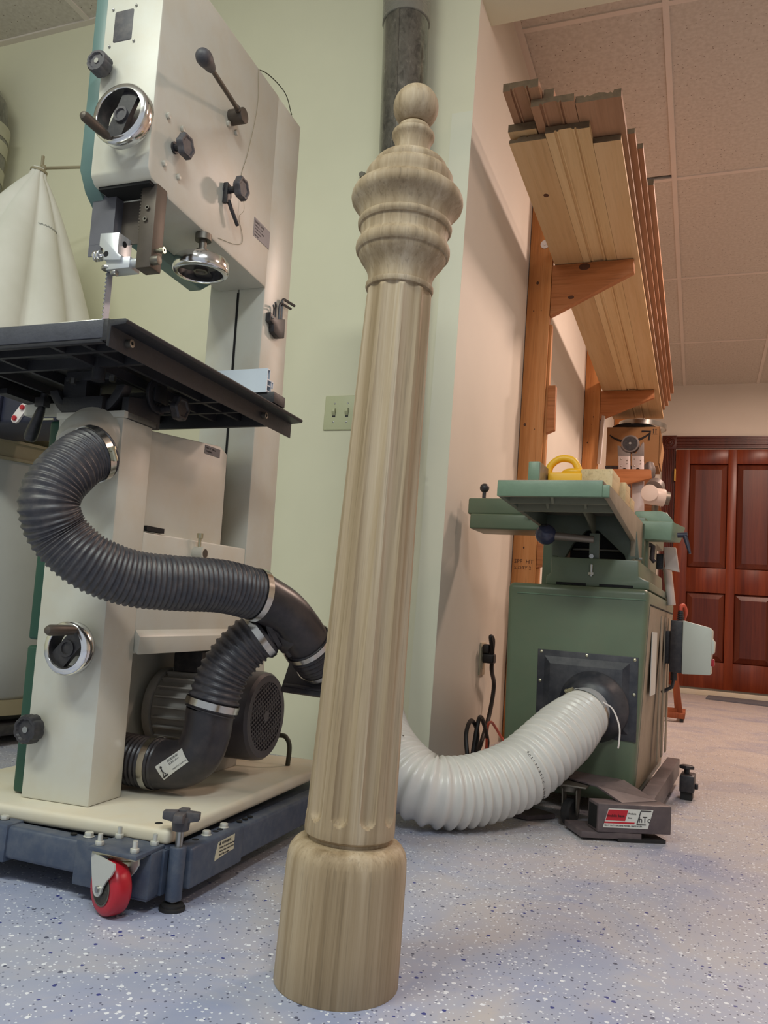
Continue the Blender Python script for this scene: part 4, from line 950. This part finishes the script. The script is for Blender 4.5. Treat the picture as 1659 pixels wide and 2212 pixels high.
BRD = [(-.611, -.491, 2.378, 5.9, 2.003, 2.023, 'crown', 0, 'wide flat moulding board at the bottom of the stack, nearest the wall, with a knot'),
       (-.490, -.353, 2.352, 5.9, 2.003, 2.025, 'under', 1, 'fluted pale moulding board at the bottom, middle of the lower layer'),
       (-.352, -.266, 2.440, 5.9, 2.003, 2.022, 'flat', 2, 'plain pale board at the bottom right of the lower layer'),
       (-.610, -.520, 2.352, 5.7, 2.0262, 2.052, 'flat', 0, 'dark edged flat board lying on the bottom layer beside the wall'),
       (-.516, -.386, 2.243, 5.6, 2.0262, 2.050, 'under', 3, 'brown fluted board of the second layer, with dark end grain'),
       (-.384, -.251, 2.258, 5.75, 2.0262, 2.052, 'over', 3, 'wide brown profiled board at the right of the second layer'),
       (-.592, -.485, 2.190, 5.5, 2.0535, 2.080, 'under', 3, 'uppermost left fluted board jutting furthest out near the wall'),
       (-.480, -.449, 2.250, 5.5, 2.0535, 2.082, 'flat', 4, 'narrow reddish stick lying on top of the second layer'),
       (-.40, -.230, 2.495, 5.75, 2.054, 2.072, 'flat', 4, 'reddish board edge on the right of the third layer'),
       (-.35, -.213, 2.62, 5.7, 2.075, 2.094, 'flat', 4, 'reddish board edge above the third layer on the right'),
       (-.33, -.193, 2.90, 5.6, 2.098, 2.120, 'flat', 4, 'topmost short reddish board with a chipped corner on the right')]
for x0, x1, y0, y1, z0, z1, kd, mi, lb in BRD:
    mb_ = MB().prism(moulding(x0, x1, z0, z1, kd), 'y', y0, y1)
    b = obj('moulding_board', mb_, M['board%d' % mi], smooth=True, ang=25); tag(b, lb, 'board', 'moulding boards on the wall rack')
    b.data.materials.append(M['bendgrain'])
    for p_ in b.data.polygons:
        if abs(p_.normal.y) > .9: p_.material_index = 1
    if lb.startswith('wide flat'): obj('knot', MB().sphere((-.550, 2.72, 2.0029), .008, 12, (1.2, 1.6, .06)), M['knot'], b)
# things on and around the low bracket
u3 = upright(XW + .003, 7.05, 'pine stud fixed upright to the wall, furthest of the three beside the door', 2.5, [])
bracket(XW + .103, 7.05, 1.485, .325, .140, .052, 'furthest low tapered bracket under the shelf plank beside the door')
pk = obj('shelf_plank', MB().box(XW + .104, -.302, Y2 + .0, 7.08, 1.4855, 1.4895), M['bracket']); tag(pk, 'thin shelf plank lying on the low brackets under the cardboard box', 'shelf')
bx = thing('cardboard_box', 'brown cardboard box with a printed smile arrow behind the folded ladder', 'box', (-.44, 5.62, 1.602))
obj('carton', MB().box(-.18, .165, 0, .30, 0, .272), M['cardboard'], bx, .002)
obj('flap', MB().prism([(.165, .272), (.186, .16), (.172, .02), (.167, .02), (.167, .272)], 'y', .0, .30), M['cardboard'], bx)
sm = MB(); arcp = [Vector((-.16 + .26 * k / 14, -.0015, .215 - .050 * math.sin(math.pi * k / 14) ** .8 + .010 * (k / 14) ** 2)) for k in range(15)]
sm.tube(arcp, .006, 8, [.003 + .006 * math.sin(math.pi * (k + 1) / 17) for k in range(15)])
sm.tube([Vector((.050, -.0015, .240)), Vector((.106, -.0015, .240)), Vector((.098, -.0015, .178))], .0065, 8)
obj('printed_smile', sm, M['ink'], bx)
for x in (.126, .142): obj('printed_arrow', MB().box(x - .002, x + .002, -.0012, 0, .225, .252).prism([(x - .006, .250), (x + .006, .250), (x, .258)], 'y', -.0012, 0), M['ink'], bx, smooth=False)
obj('printed_arrow', MB().box(.116, .152, -.0012, 0, .219, .222), M['ink'], bx, smooth=False)
cb = thing('dark_gap_filler', 'low black crate added in the dark gap under the cardboard box', 'filler', (-.46, 5.62, 1.4905))  # block added to fill the black gap below the carton
obj('filler_shell', MB().box(-.16, .15, 0, .29, 0, .110), M['navy'], cb, .004); obj('filler_rim', MB().box(-.163, .153, -.003, .293, .095, .111), M['black'], cb, .002)
bn = obj('metal_hoop', MB().ring((-.395, 5.74, 1.905), (.06, .0, 1), .158, [(-.002, -.016), (.002, -.016), (.002, .016), (-.002, .016)], 56), M['steel'])
tag(bn, 'shiny metal hoop lying on top of the cardboard box', 'hoop')
obj('hoop_padding', MB().lathe([(0, .14), (.02, .148), (.03, .12)], (-.45, 5.74, 1.876), (0, 0, 1), 30), M['holeblk'], bn)
ld = thing('folding_ladder', 'folded aluminium ladder with a black round hinge above the low bracket', 'ladder', (-.415, 5.27, 1.485))
obj('hinge', MB().cyl((-.017, -.03, .185), (-.017, .03, .185), .056, n=32), M['hingeg'], ld, .003)
obj('hinge_cap', MB().cyl((-.017, -.032, .185), (-.017, -.030, .185), .046, n=32), M['black'], ld); obj('hinge_pin', MB().cyl((-.017, -.036, .185), (-.017, -.031, .185), .008, n=12), M['steel'], ld)
obj('rail_socket', MB().prism([(-.088, .07), (-.013, .07), (-.013, .14), (-.06, .165), (-.095, .175)], 'y', -.022, .022).prism([(-.004, .07), (.070, .07), (.066, .195), (.058, .195), (.02, .12), (-.004, .13)], 'y', -.022, .022), M['hingeg'], ld, .002)
for x0 in (-.086, -.004):
    r_ = obj('ladder_rail', MB().hexa([(x0 + .028, -.025, -.62), (x0 + .100, -.025, -.62), (x0 + .100, .025, -.62), (x0 + .028, .025, -.62)], [(x0, -.025, .105), (x0 + .072, -.025, .105), (x0 + .072, .025, .105), (x0, .025, .105)]), M['ladder'], ld, .002)
    for dx, dz in ((.018, .085), (.018, .040), (.055, .075), (.055, .055)): obj('rivet', MB().sphere((x0 + dx, -.0255, dz), .0045, 10), M['steel'], r_)
    obj('rung_hole', MB().cyl((x0 + .04, -.0255, .012), (x0 + .04, -.0245, .012), .014, n=18), M['holeblk'], r_)
shb = obj('foam_sheet', MB().hexa([(-.622, 5.16, 1.520), (-.596, 5.10, 1.506), (-.592, 5.11, 1.506), (-.618, 5.17, 1.520)], [(-.620, 5.20, 1.850), (-.585, 5.12, 1.822), (-.581, 5.13, 1.822), (-.616, 5.21, 1.850)]), M['white'], smooth=False)
tag(shb, 'white sheet leaning by the further stud above the low bracket', 'sheet')
bg2 = thing('tool_bag', 'crumpled dark grey bag between the ladder and the door casing', 'bag', (-.330, 5.42, 1.490))
obj('bag_body', MB().lathe([(0, .030), (.008, .038), (.035, .041), (.06, .036), (.08, .026), (.092, .022), (.10, .008)], (.005, 0, 0), (.08, 0, 1), 40, lambda th, h: 1 + .10 * math.sin(5 * th + 30 * h) + .07 * math.cos(3 * th - 50 * h)), M['hingeg'], bg2)
pv = thing('white_pipe_fitting', 'white pipe tee lying beyond the jointer by the door casing', 'pipe fitting', (-.24, 5.0, 1.285))
obj('pipe_run', MB().cyl((-.07, -.01, .01), (.035, .02, .0), .052, n=28), M['pvc'], pv, .003); obj('pipe_end', MB().cyl((-.045, -.085, .012), (-.045, .0, .012), .050, n=28), M['pvc'], pv, .004)
obj('pipe_collar', MB().cyl((.035, .02, .0), (.060, .027, -.002), .040, n=24), M['dsteel'], pv); obj('pipe_cap', MB().cyl((-.03, .05, .055), (-.02, .10, .085), .055, n=24), M['hingeg'], pv)
obj('pipe_stand', MB().cyl((-.02, .10, -.835), (-.02, .10, .06), .02, n=12).cyl((-.02, .10, -.835), (-.02, .10, -.82), .10, n=20), M['dsteel'], pv)
ct = thing('wooden_cart', 'reddish wooden cart frame just seen behind the jointer cabinet', 'cart', (-.115, 4.95, 0))
obj('leg', MB().hexa([(.020, -.02, .05), (.050, -.02, .05), (.050, .02, .05), (.020, .02, .05)], [(-.03, -.02, .42), (-.005, -.02, .42), (-.005, .02, .42), (-.03, .02, .42)]), M['cart'], ct, .002)
obj('leg', MB().hexa([(.0, .25, .05), (.025, .25, .05), (.025, .29, .05), (.0, .29, .05)], [(-.04, .25, .42), (-.015, .25, .42), (-.015, .29, .42), (-.04, .29, .42)]), M['cart'], ct, .002)
for q in ((-.45, .03, -.06, -.02), (-.45, .03, .25, .29), (.030, .062, -.06, .29)): obj('foot_beam', MB().box(*q, .020, .050), M['cart'], ct, .002)
obj('top_rail', MB().box(-.45, -.005, -.02, .29, .42, .45), M['cart'], ct, .002)
for q in ((-.4, -.04), (.045, -.04), (-.4, .27), (.045, .27)): obj('caster', MB().cyl((q[0], q[1] - .008, .0115), (q[0], q[1] + .008, .0115), .0110, n=16), M['rubber'], ct)

# ================================================================== JOINTER
JL = Vector((-.1421, 2.2056, 0)); JR = (0, 0, R_(-3.2)); JM = Matrix.Rotation(R_(-3.2), 3, 'Z')
jt = thing('jointer', 'green cast iron jointer machine on a cabinet with black dust chute', 'jointer', JL, JR)
cabm = MB()
def cr(z, a, b, v1): return [(a, 0, z), (b, 0, z), (b, v1, z), (a, v1, z)]
cabm._grid([cr(.030, -.340, .001, .72), cr(.578, -.354, .024, .74)])
cab = obj('cabinet', cabm, M['jgreen'], jt, .016, 4)
obj('cabinet_side', MB().hexa([(.0022, .030, .060), (.0035, .030, .060), (.0035, .690, .060), (.0022, .690, .060)], [(.0226, .030, .535), (.0240, .030, .535), (.0240, .690, .535), (.0226, .690, .535)]), M['jdust'], jt, smooth=False)
obj('lid_seam', MB().prism([(-.0006, .5475), (-.0024, .5488), (-.0024, .5502), (-.0006, .5515)], 'x', -.326, .016), M['jgreenl'], jt)
obj('side_seam', MB().box(.0225, .0250, .04, .70, .538, .541), M['holeblk'], jt)
sl_ = obj('side_label', MB().box(.0225, .0245, .10, .22, .30, .47), M['label'], jt, smooth=False)
for k in range(3): obj('side_flute', MB().box(.0225, .0262, .32 + k * .12, .36 + k * .12, .10, .52), M['jdust'], jt, .001)
# dust chute panel and collar
pn = obj('chute_panel', MB().prism([(-.259, .401), (.003, .401), (.004, .188), (-.255, .188)], 'y', -.0035, .004), M['panelblk'], jt, .001)
pf_ = MB(); a0 = [(-.240, .385), (-.018, .385), (-.016, .204), (-.238, .204)]; a1 = [(-.222, .366), (-.036, .366), (-.034, .222), (-.220, .222)]
for q in range(4):
    b0, b1 = a0[q], a0[(q + 1) % 4]; c0, c1 = a1[q], a1[(q + 1) % 4]
    pf_._grid([[(b0[0], -.0035, b0[1]), (b1[0], -.0035, b1[1]), (c1[0], -.0135, c1[1]), (c0[0], -.0135, c0[1])], [(b0[0], -.003, b0[1]), (b1[0], -.003, b1[1]), (c1[0], -.003, c1[1]), (c0[0], -.003, c0[1])]])
obj('raised_frame', pf_, M['panelblk'], pn, smooth=False)
obj('raised_centre', MB().box(-.223, -.033, -.0135, -.003, .220, .367), M['panelblk'], pn, .002)
obj('chute_shroud', MB().lathe([(0, .092), (.008, .090), (.024, .076), (.045, .0645)], (-.105, -.010, .265), (-.10, -1, -.12), 40), M['panelblk'], pn, ang=70)
cd_ = Vector((-.22, -1, -.22)).normalized(); c0_ = Vector((-.1120, -.040, .258))
obj('collar', MB().lathe([(-.02, .0605), (.030, .0605), (.030, .0575), (-.02, .0575)], c0_, cd_, 48), M['greyplast'], pn, ang=30)
for x, z_ in ((-.128, .394), (-.249, .318), (-.005, .306), (-.128, .196), (-.249, .395), (-.006, .394)): obj('panel_screw', MB().sphere((x, -.0036, z_), .0044, 12, (1, .5, 1)), M['zinc'], pn)
# casting, dovetail base and infeed table
obj('base_casting', MB().prism([(-.255, .579), (.020, .579), (.019, .600), (.002, .606), (-.0085, .612), (-.0105, .655), (-.243, .656), (-.2425, .612), (-.248, .606), (-.2545, .602)], 'y', .030, .66), M['jgreen'], jt, .003)
obj('base_slot', MB().box(-.226, -.145, .0288, .034, .5805, .587).box(-.110, -.022, .0288, .034, .5805, .587), M['holeblk'], jt)
obj('bed_shade_panel', MB().box(-.225, -.060, .19, .20, .656, .760), M['holeblk'], jt, smooth=False)  # black panel standing in for the shade inside the bed
obj('bed_rod', MB().cyl((-.215, .182, .694), (-.06, .182, .694), .005, n=12), M['dsteel'], jt)
obj('bed_body', MB().box(-.240, -.030, .30, .64, .650, .790), M['jgreen'], jt)
obj('rear_pillar', MB().box(-.318, -.272, .24, .50, .578, .79), M['jgreen'], jt, .003)
tab = obj('infeed_table', MB().box(-.303, -.052, -.325, .30, .790, .806), M['greycast'], jt, .002)
obj('front_lip', MB().box(-.303, -.052, -.3268, -.312, .766, .8048).box(-.0525, -.036, -.3262, -.312, .766, .7945), M['jgreenl'], tab, .002)
obj('rabbet_ledge', MB().box(-.053, -.0365, -.315, .30, .768, .7945), M['jdust'], tab)
obj('side_skirt', MB().prism([(-.322, .767), (.150, .720), (.156, .668), (.30, .668), (.30, .792), (-.322, .792)], 'x', -.049, -.0355), M['jdust'], tab, .001)
obj('side_skirt', MB().prism([(-.322, .767), (.10, .751), (.156, .747), (.30, .747), (.30, .792), (-.322, .792)], 'x', -.303, -.291), M['jdark'], tab, .001)
for v_, zl in ((-.255, .760), (-.175, .752)): obj('cross_rib', MB().box(-.291, -.049, v_, v_ + .009, zl, .790), M['jrib'], tab)
for u_, v0, v1 in ((-.185, -.312, -.255), (-.215, -.246, -.175), (-.120, -.246, -.175), (-.155, -.166, .155)):
    gp_ = [(v0, .789)] + [(v0 + (v1 - v0) * k / 6, .789 - (.030 + (.03 if v1 > 0 else 0)) * (k / 6) ** 2) for k in range(1, 7)] + [(v1, .789)]
    obj('gusset', MB().prism(gp_, 'x', u_, u_ + .007), M['jrib'], tab, .001)
web = [(-.300, .791)] + [(-0.2936, 0.7537), (-0.2706, 0.7023), (-0.2707, 0.6707), (-0.2518, 0.6698), (-0.2577, 0.6512), (-0.2395, 0.652), (-0.2308, 0.6695), (-0.2112, 0.7073), (-0.1739, 0.7472), (-0.1407, 0.7481), (-0.118, 0.7274), (-0.0648, 0.6791), (-0.0587, 0.6601), (-0.0372, 0.65), (-0.0458, 0.6689), (-0.0249, 0.6725), (-0.03, 0.7109)] + [(-.037, .760), (-.040, .791)]
obj('carriage_web', MB().prism(web, 'y', .155, .175), M['jdark'], tab, .0012)
lv = obj('lever_bracket', MB().prism([(-.143, .628), (-.116, .628), (-.118, .726), (-.1445, .726)], 'y', .046, .058), M['jdark'], jt, .001)
obj('lever_arm', MB().cyl((-.132, .048, .7085), (-.245, .048, .716), .0095, .0115, n=18), M['greycast'], lv)
obj('ball_handle', MB().sphere((-.266, .046, .719), .0298, 28), M['ballg'], lv)
obj('handle_hole', MB().sphere((-.268, .027, .742), .0085, 12, (1.2, .6, .6)), M['holeblk'], lv)
obj('lever_bolt', MB().cyl((-.136, .046, .662), (-.136, .040, .662), .0068, n=6), M['steel'], lv)
obj('lever_bolt', MB().cyl((-.132, .026, .606), (-.132, .026, .638), .0042, n=12).cyl((-.132, .026, .610), (-.132, .026, .617), .0075, n=6), M['steel'], lv)
obj('gib_screw', MB().cyl((-.036, .17, .672), (-.018, .17, .672), .0045, n=10), M['steel'], jt)
# far table end, guard and levers on the right
obj('cutterhead_guard', MB().prism([(-.075, .800), (-.075, .846), (.000, .848), (.020, .842), (.034, .826), (.046, .806), (.046, .800)], 'y', .42, .56), M['jgreenl'], jt, .003)
obj('outfeed_support', MB().hexa([(-.06, .30, .745), (.045, .30, .742), (.066, .38, .745), (-.06, .38, .745)], [(-.06, .30, .800), (.050, .30, .798), (.080, .38, .792), (-.06, .38, .800)]), M['jgreenl'], jt, .003)
obj('outfeed_table', MB().box(-.303, -.03, .32, .88, .768, .812), M['jgreen'], jt, .003)
obj('lock_lever', MB().cyl((.062, .315, .760), (.090, .315, .762), .008, n=14).tube([Vector((.082, .315, .762)), Vector((.092, .310, .730)), Vector((.099, .306, .706))], .006, 10, [.0075, .006, .0035]), M['navy'], jt)
obj('table_lock', MB().tube([Vector((-.06, .40, .735)), Vector((-.022, .40, .738)), Vector((-.014, .40, .734)), Vector((-.017, .40, .695)), Vector((-.008, .40, .686))], .0075, 10), M['base'], jt)
obj('lock_boss', MB().cyl((-.06, .36, .785), (-.022, .36, .785), .013, n=16).cyl((-.034, .36, .66), (-.034, .36, .79), .012, n=16), M['jgreen'], jt, .002)
obj('tape_measure_hook', MB().box(-.008, .013, .44, .47, .668, .716), M['black'], jt, .002)
obj('side_guard', MB().hexa([(.020, .42, .668), (.062, .42, .660), (.062, .44, .660), (.020, .44, .668)], [(.015, .42, .735), (.050, .42, .735), (.050, .44, .735), (.015, .44, .735)]), M['pvc'], jt, .002)
obj('vacuum_wand', MB().tube([Vector((.036, .50, .56)), Vector((.022, .50, .66)), Vector((.018, .50, .68))], .013, 12), M['pvc'], jt)
# fence and its carrier reaching to the wall
obj('fence', MB().box(-.2625, -.233, -.20, .55, .808, .878), M['jgreenl'], jt, .003)
obj('fence_face', MB().box(-.2331, -.2318, -.196, .546, .812, .8765), M['greycast'], jt, smooth=False)
obj('fence_carrier', MB().box(-.555, -.262, .20, .33, .795, .847).box(-.543, -.262, .19, .34, .748, .796), M['jgreen'], jt, .006, 3)
obj('carrier_knob', MB().sphere((-.515, .235, .884), .0150, 20).cyl((-.515, .235, .845), (-.515, .235, .872), .006, n=12), M['black'], jt)
obj('carrier_clamp', MB().cyl((-.375, .19, .818), (-.345, .175, .798), .0085, n=14).cyl((-.350, .178, .802), (-.345, .172, .798), .016, n=6).box(-.350, -.330, .20, .26, .845, .872), M['dsteel'], jt, .001)
# magnetic switch box on the right flank
sb = obj('switch_back', MB().box(.042, .078, .42, .52, .356, .512).box(.0235, .043, .45, .50, .38, .48), M['black'], jt, .003)
obj('switch_cover', MB().prism([(.0775, .354), (.158, .358), (.160, .490), (.152, .498), (.0775, .514)], 'y', .416, .524), M['swgrey'], jt, .003)
obj('switch_bezel', MB().prism([(.157, .415), (.166, .424), (.167, .456), (.158, .468)], 'y', .425, .515), M['swgrey'], jt, .002)
obj('stop_button', MB().box(.156, .166, .44, .50, .384, .405), M['red'], jt, .002)
gln = MB()
for k in range(5): gln.cyl((.066, .47, .512 + k * .006), (.066, .47, .516 + k * .006), .0115 - k * .0007, n=16)
gln.cyl((.066, .47, .508), (.066, .47, .545), .007, n=14)
obj('cable_gland', gln, M['black'], jt); obj('supply_cord', MB().tube(spline([(.066, .47, .53), (.066, .472, .556), (.074, .49, .560), (.078, .51, .54), (.07, .54, .515)], 6), .0062, 10), M['cordr'], jt)
obj('lower_gland', MB().cyl((.052, .47, .330), (.052, .47, .358), .010, n=14).tube([Vector((.052, .47, .335)), Vector((.048, .47, .310)), Vector((.018, .475, .290))], .0055, 8), M['black'], jt)
# items lying on the jointer
yp = thing('push_block', 'yellow push block with arched handle on the jointer table', 'push block', JL + JM @ Vector((-.184, -.09, .806)), JR)
obj('pad', MB().box(-.045, .045, -.04, .04, 0, .012), M['black'], yp, .002); obj('body', MB().box(-.045, .045, -.038, .038, .012, .058).lathe([(0, .036), (.008, .034), (.014, .026)], (.018, 0, .056), (0, 0, 1), 28), M['yellow'], yp, .006, 3)
obj('handle', MB().tube(spline([(-.050, -.01, .050), (-.044, -.01, .080), (-.018, -.01, .099), (.014, -.01, .094), (.030, -.01, .070), (.034, -.01, .050)], 6), .0095, 14), M['yellow'], yp)
for (u, v, a_w, b_w, h_, lb) in ((-.1025, -.06, .080, .13, .066, 'largest pale wood offcut block on the jointer table'), (-.078, .055, .060, .09, .056, 'middle pale offcut standing behind the largest block'), (-.068, .16, .040, .07, .034, 'smallest pale offcut furthest back on the jointer table')):
    b = obj('wood_offcut', MB().box(-a_w / 2, a_w / 2, -b_w / 2, b_w / 2, 0, h_), M['maple'], None, .002); b.location = JL + JM @ Vector((u, v, .8065)); b.rotation_euler = JR
    tag(b, lb, 'offcut', 'wood offcuts on the jointer')
# mobile base under the jointer
jb = thing('mobile_base', 'dark grey mobile base frame with a red and white sticker under the jointer', 'mobile base', JL, JR)
fl_, fr_ = Vector((-.036, -.292, 0)), Vector((.110, -.196, 0)); fx_ = (fr_ - fl_).normalized(); fn_ = Vector((-fx_.y, fx_.x, 0))
def bar3(a, b, n, wd, z0, z1): return MB().hexa(*[[a + Vector((0, 0, z)), b + Vector((0, 0, z)), b + n * wd + Vector((0, 0, z)), a + n * wd + Vector((0, 0, z))] for z in (z0, z1)])
fb = obj('front_bar', bar3(fl_, fr_, fn_, .055, .020, .081), M['base'], jb, .002)
obj('bar_opening', bar3(fl_ - fx_ * .0006 + fn_ * .006, fl_ + fx_ * .002 + fn_ * .006, fn_, .043, .026, .075), M['holeblk'], fb, smooth=False)
obj('under_plate', bar3(fl_ + fx_ * -.035 + fn_ * .004, fr_ - fx_ * .07, fn_, .10, .006, .0195), M['base'], jb, .001)
obj('bar_foot', bar3(fl_ + fx_ * .05, fr_ - fx_ * .012, fn_, .05, 0.0, .008), M['rubber'], jb)
obj('side_bar', MB().box(.028, .066, -.19, .62, .030, .080), M['base'], jb, .002)
obj('side_bar', MB().box(-.400, -.362, -.14, .62, .030, .080), M['base'], jb, .002)
obj('caster_plate', MB().hexa([(-.30, -.05, .098), (-.05, -.20, .098), (-.02, -.06, .098), (-.25, -.015, .098)], [(-.30, -.05, .102), (-.05, -.20, .102), (-.02, -.06, .102), (-.25, -.015, .102)]), M['base'], jb, .001)
obj('sloped_plate', MB().hexa([(-.055, -.20, .098), (.008, -.245, .078), (.075, -.16, .078), (-.015, -.06, .098)], [(-.055, -.20, .102), (.008, -.245, .082), (.075, -.16, .082), (-.015, -.06, .102)]), M['base'], jb, smooth=False)
obj('caster_mount', MB().box(-.168, -.078, -.215, -.140, .0925, .0965).cyl((-.122, -.178, .078), (-.122, -.178, .093), .026, n=24), M['dsteel'], jb, .001)
jw = obj('caster_wheel', MB().lathe([(-.011, .010), (-.011, .026), (-.007, .031), (.007, .031), (.011, .026), (.011, .010)], (-.118, -.185, .031), (.95, -.3, 0), 36), M['rubber'], jb)
obj('caster_fork', MB().prism([(-.205, .085), (-.160, .085), (-.160, .060), (-.176, .032), (-.190, .024), (-.198, .040)], 'x', -.136, -.133).prism([(-.205, .085), (-.160, .085), (-.160, .060), (-.176, .032), (-.190, .024), (-.198, .040)], 'x', -.103, -.100), M['dsteel'], jb)
obj('left_stub', MB().box(-.275, -.235, -.155, -.06, .012, .075), M['holeblk'], jb, .002); obj('left_floor_plate', MB().prism([(-.330, -.20), (-.21, -.22), (-.16, -.15), (-.33, -.06)], 'z', .002, .012), M['base'], jb)
obj('rear_lock', MB().box(.085, .125, .36, .44, .022, .070), M['black'], jb, .004); obj('rear_lock', MB().box(.088, .120, .37, .43, 0.0, .022), M['rubber'], jb)
obj('lock_knob', MB().cyl((.102, .40, .070), (.102, .40, .084), .008, n=12).cyl((.102, .40, .084), (.102, .40, .094), .022, n=5).box(.125, .134, .39, .41, .030, .045), M['black'], jb, .002)
sx_ = lambda t, z: fl_ + fx_ * t - fn_ * .0006 + Vector((0, 0, z))
def para(t0, t1, z0, z1, sk0, k): return MB().hexa(*[[sx_(t0, z0) - fn_ * q, sx_(t1, z0) - fn_ * q, sx_(t1 + sk0, z1) - fn_ * q, sx_(t0 + sk0, z1) - fn_ * q] for q in (0, k)])
st = obj('sticker', para(.012, .118, .031, .072, .012, .0006), M['label'], jb, smooth=False)
obj('sticker_red', para(.0175, .0635, .0465, .0695, .0065, .0010), M['inkred'], st, smooth=False); obj('sticker_stripe', para(.0145, .0855, .0405, .0440, .0010, .0010), M['inkred'], st, smooth=False)
lg = MB(); L_ = lambda t, z: sx_(t, z) - fn_ * .0011
for a, b in (((.0915, .0400), (.1005, .0695)), ((.0915, .0400), (.1130, .0400)), ((.1005, .0695), (.1245, .0695))): lg.tube([L_(*a), L_(*b)], .0010, 6)
obj('logo_frame', lg, M['ink'], st)
text('logo', 'hTc', st, L_(.0955, .0445), fx_, (0, 0, 1), .0185, M['ink'])
text('lettering', 'mobile base', st, sx_(.0205, .0545) - fn_ * .0018, fx_, (0, 0, 1), .0085, M['ink'])
text('lettering', 'Products', st, sx_(.0705, .0610) - fn_ * .0011, fx_, (0, 0, 1), .0052, M['ink']); text('lettering', 'Since', st, sx_(.0700, .0520) - fn_ * .0011, fx_, (0, 0, 1), .0045, M['ink'])
text('lettering', 'HEAVY DUTY MACHINE MOVER - MADE IN USA', st, sx_(.0145, .0345) - fn_ * .0011, fx_, (0, 0, 1), .0042, M['ink'])
# ------------------------------------------------------------------ white hose
wp = [(-.2632, 2.1787, .2512), (-.2726, 2.1332, .2376), (-.3207, 2.0088, .1786), (-.3825, 1.9188, .1168), (-.4613, 1.8282, .0840), (-.5400, 1.7660, .0830), (-.617, 1.785, .110), (-.700, 1.858, .158), (-.769, 1.951, .233), (-.818, 2.030, .343), (-.848, 2.095, .518), (-.858, 2.150, .730), (-.868, 2.205, .915), (-.872, 2.228, .955)]
wh_ = thing('white_dust_hose', 'white ribbed hose sweeping over the floor from jointer to behind the post', 'hose', wp[0])
fine = resample(spline(wp, 16), .0215 / 6); tot = len(fine); rad = []; n0 = 14
for i in range(tot):
    k = i / tot; Rb = .0680 + (.0790 - .0680) * min(1, max(0, (i - n0) / 24)) ** .6
    s_ = .5 - .5 * math.cos(2 * math.pi * i / 6); rad.append(Rb - .0100 + .0100 * s_ ** 1.1)
rel(obj('ribbed_tube', MB().tube(fine, .08, 56, rad), M['whosem'], wh_, ang=80), wh_)
# printed line of words running along the spiral
def helix_text(i0, i1, th0, th1, s, size):
    up = None; fr = []
    for i in range(tot):
        t = (fine[min(i + 1, tot - 1)] - fine[max(i - 1, 0)]).normalized()
        if up is None: up = frame_of(t)[0]
        x = (up - t * up.dot(t)).normalized(); up = x; fr.append((t, x, t.cross(x)))
    return fr
hfr = helix_text(0, 0, 0, 0, '', 0)
def hpos(i, th, r): t, x, y = hfr[i]; return fine[i] + (x * math.cos(th) + y * math.sin(th)) * r
def find_th(i, dirv):
    t, x, y = hfr[i]; d = Vector(dirv); return math.atan2(d.dot(y), d.dot(x))
def print_line(i, words, th_a, step, size):
    for k, ch in enumerate(words):
        th = th_a + k * step; t, x, y = hfr[i]; nrm = x * math.cos(th) + y * math.sin(th); tan = (-x * math.sin(th) + y * math.cos(th)) * (1 if step > 0 else -1)
        if ch != ' ':
            eyd = nrm.cross(tan); rel_p = fine[i] + nrm * (rad[i] + .0006)
            rel(text('lettering', ch, wh_, rel_p, tan, eyd, size, M['ink']), wh_)
ia = min(range(tot), key=lambda q: (fine[q] - Vector((-.385, 1.915, .14))).length); ia = ia - ia % 6 + 3
tha = find_th(ia, Vector((.35, -.55, .75)))
print_line(ia, 'Antistatic conductive', tha, -.105, .0115)
ib = min(range(tot), key=lambda q: (fine[q] - Vector((-.62, 1.80, .118))).length); ib = ib - ib % 6 + 3
print_line(ib, 'conductive', find_th(ib, Vector((.3, -.3, .9))), -.105, .0115)
rel(clamp(wh_, fine, 8, .0672, .010, (-.5, -.2, .85)), wh_)
gw = rel(obj('ground_wire', MB().tube(spline([(-.215, 2.128, .285), (-.19, 2.112, .272), (-.172, 2.10, .235), (-.170, 2.095, .200), (-.172, 2.095, .182)], 6), .0020, 8), M['white'], wh_), wh_)
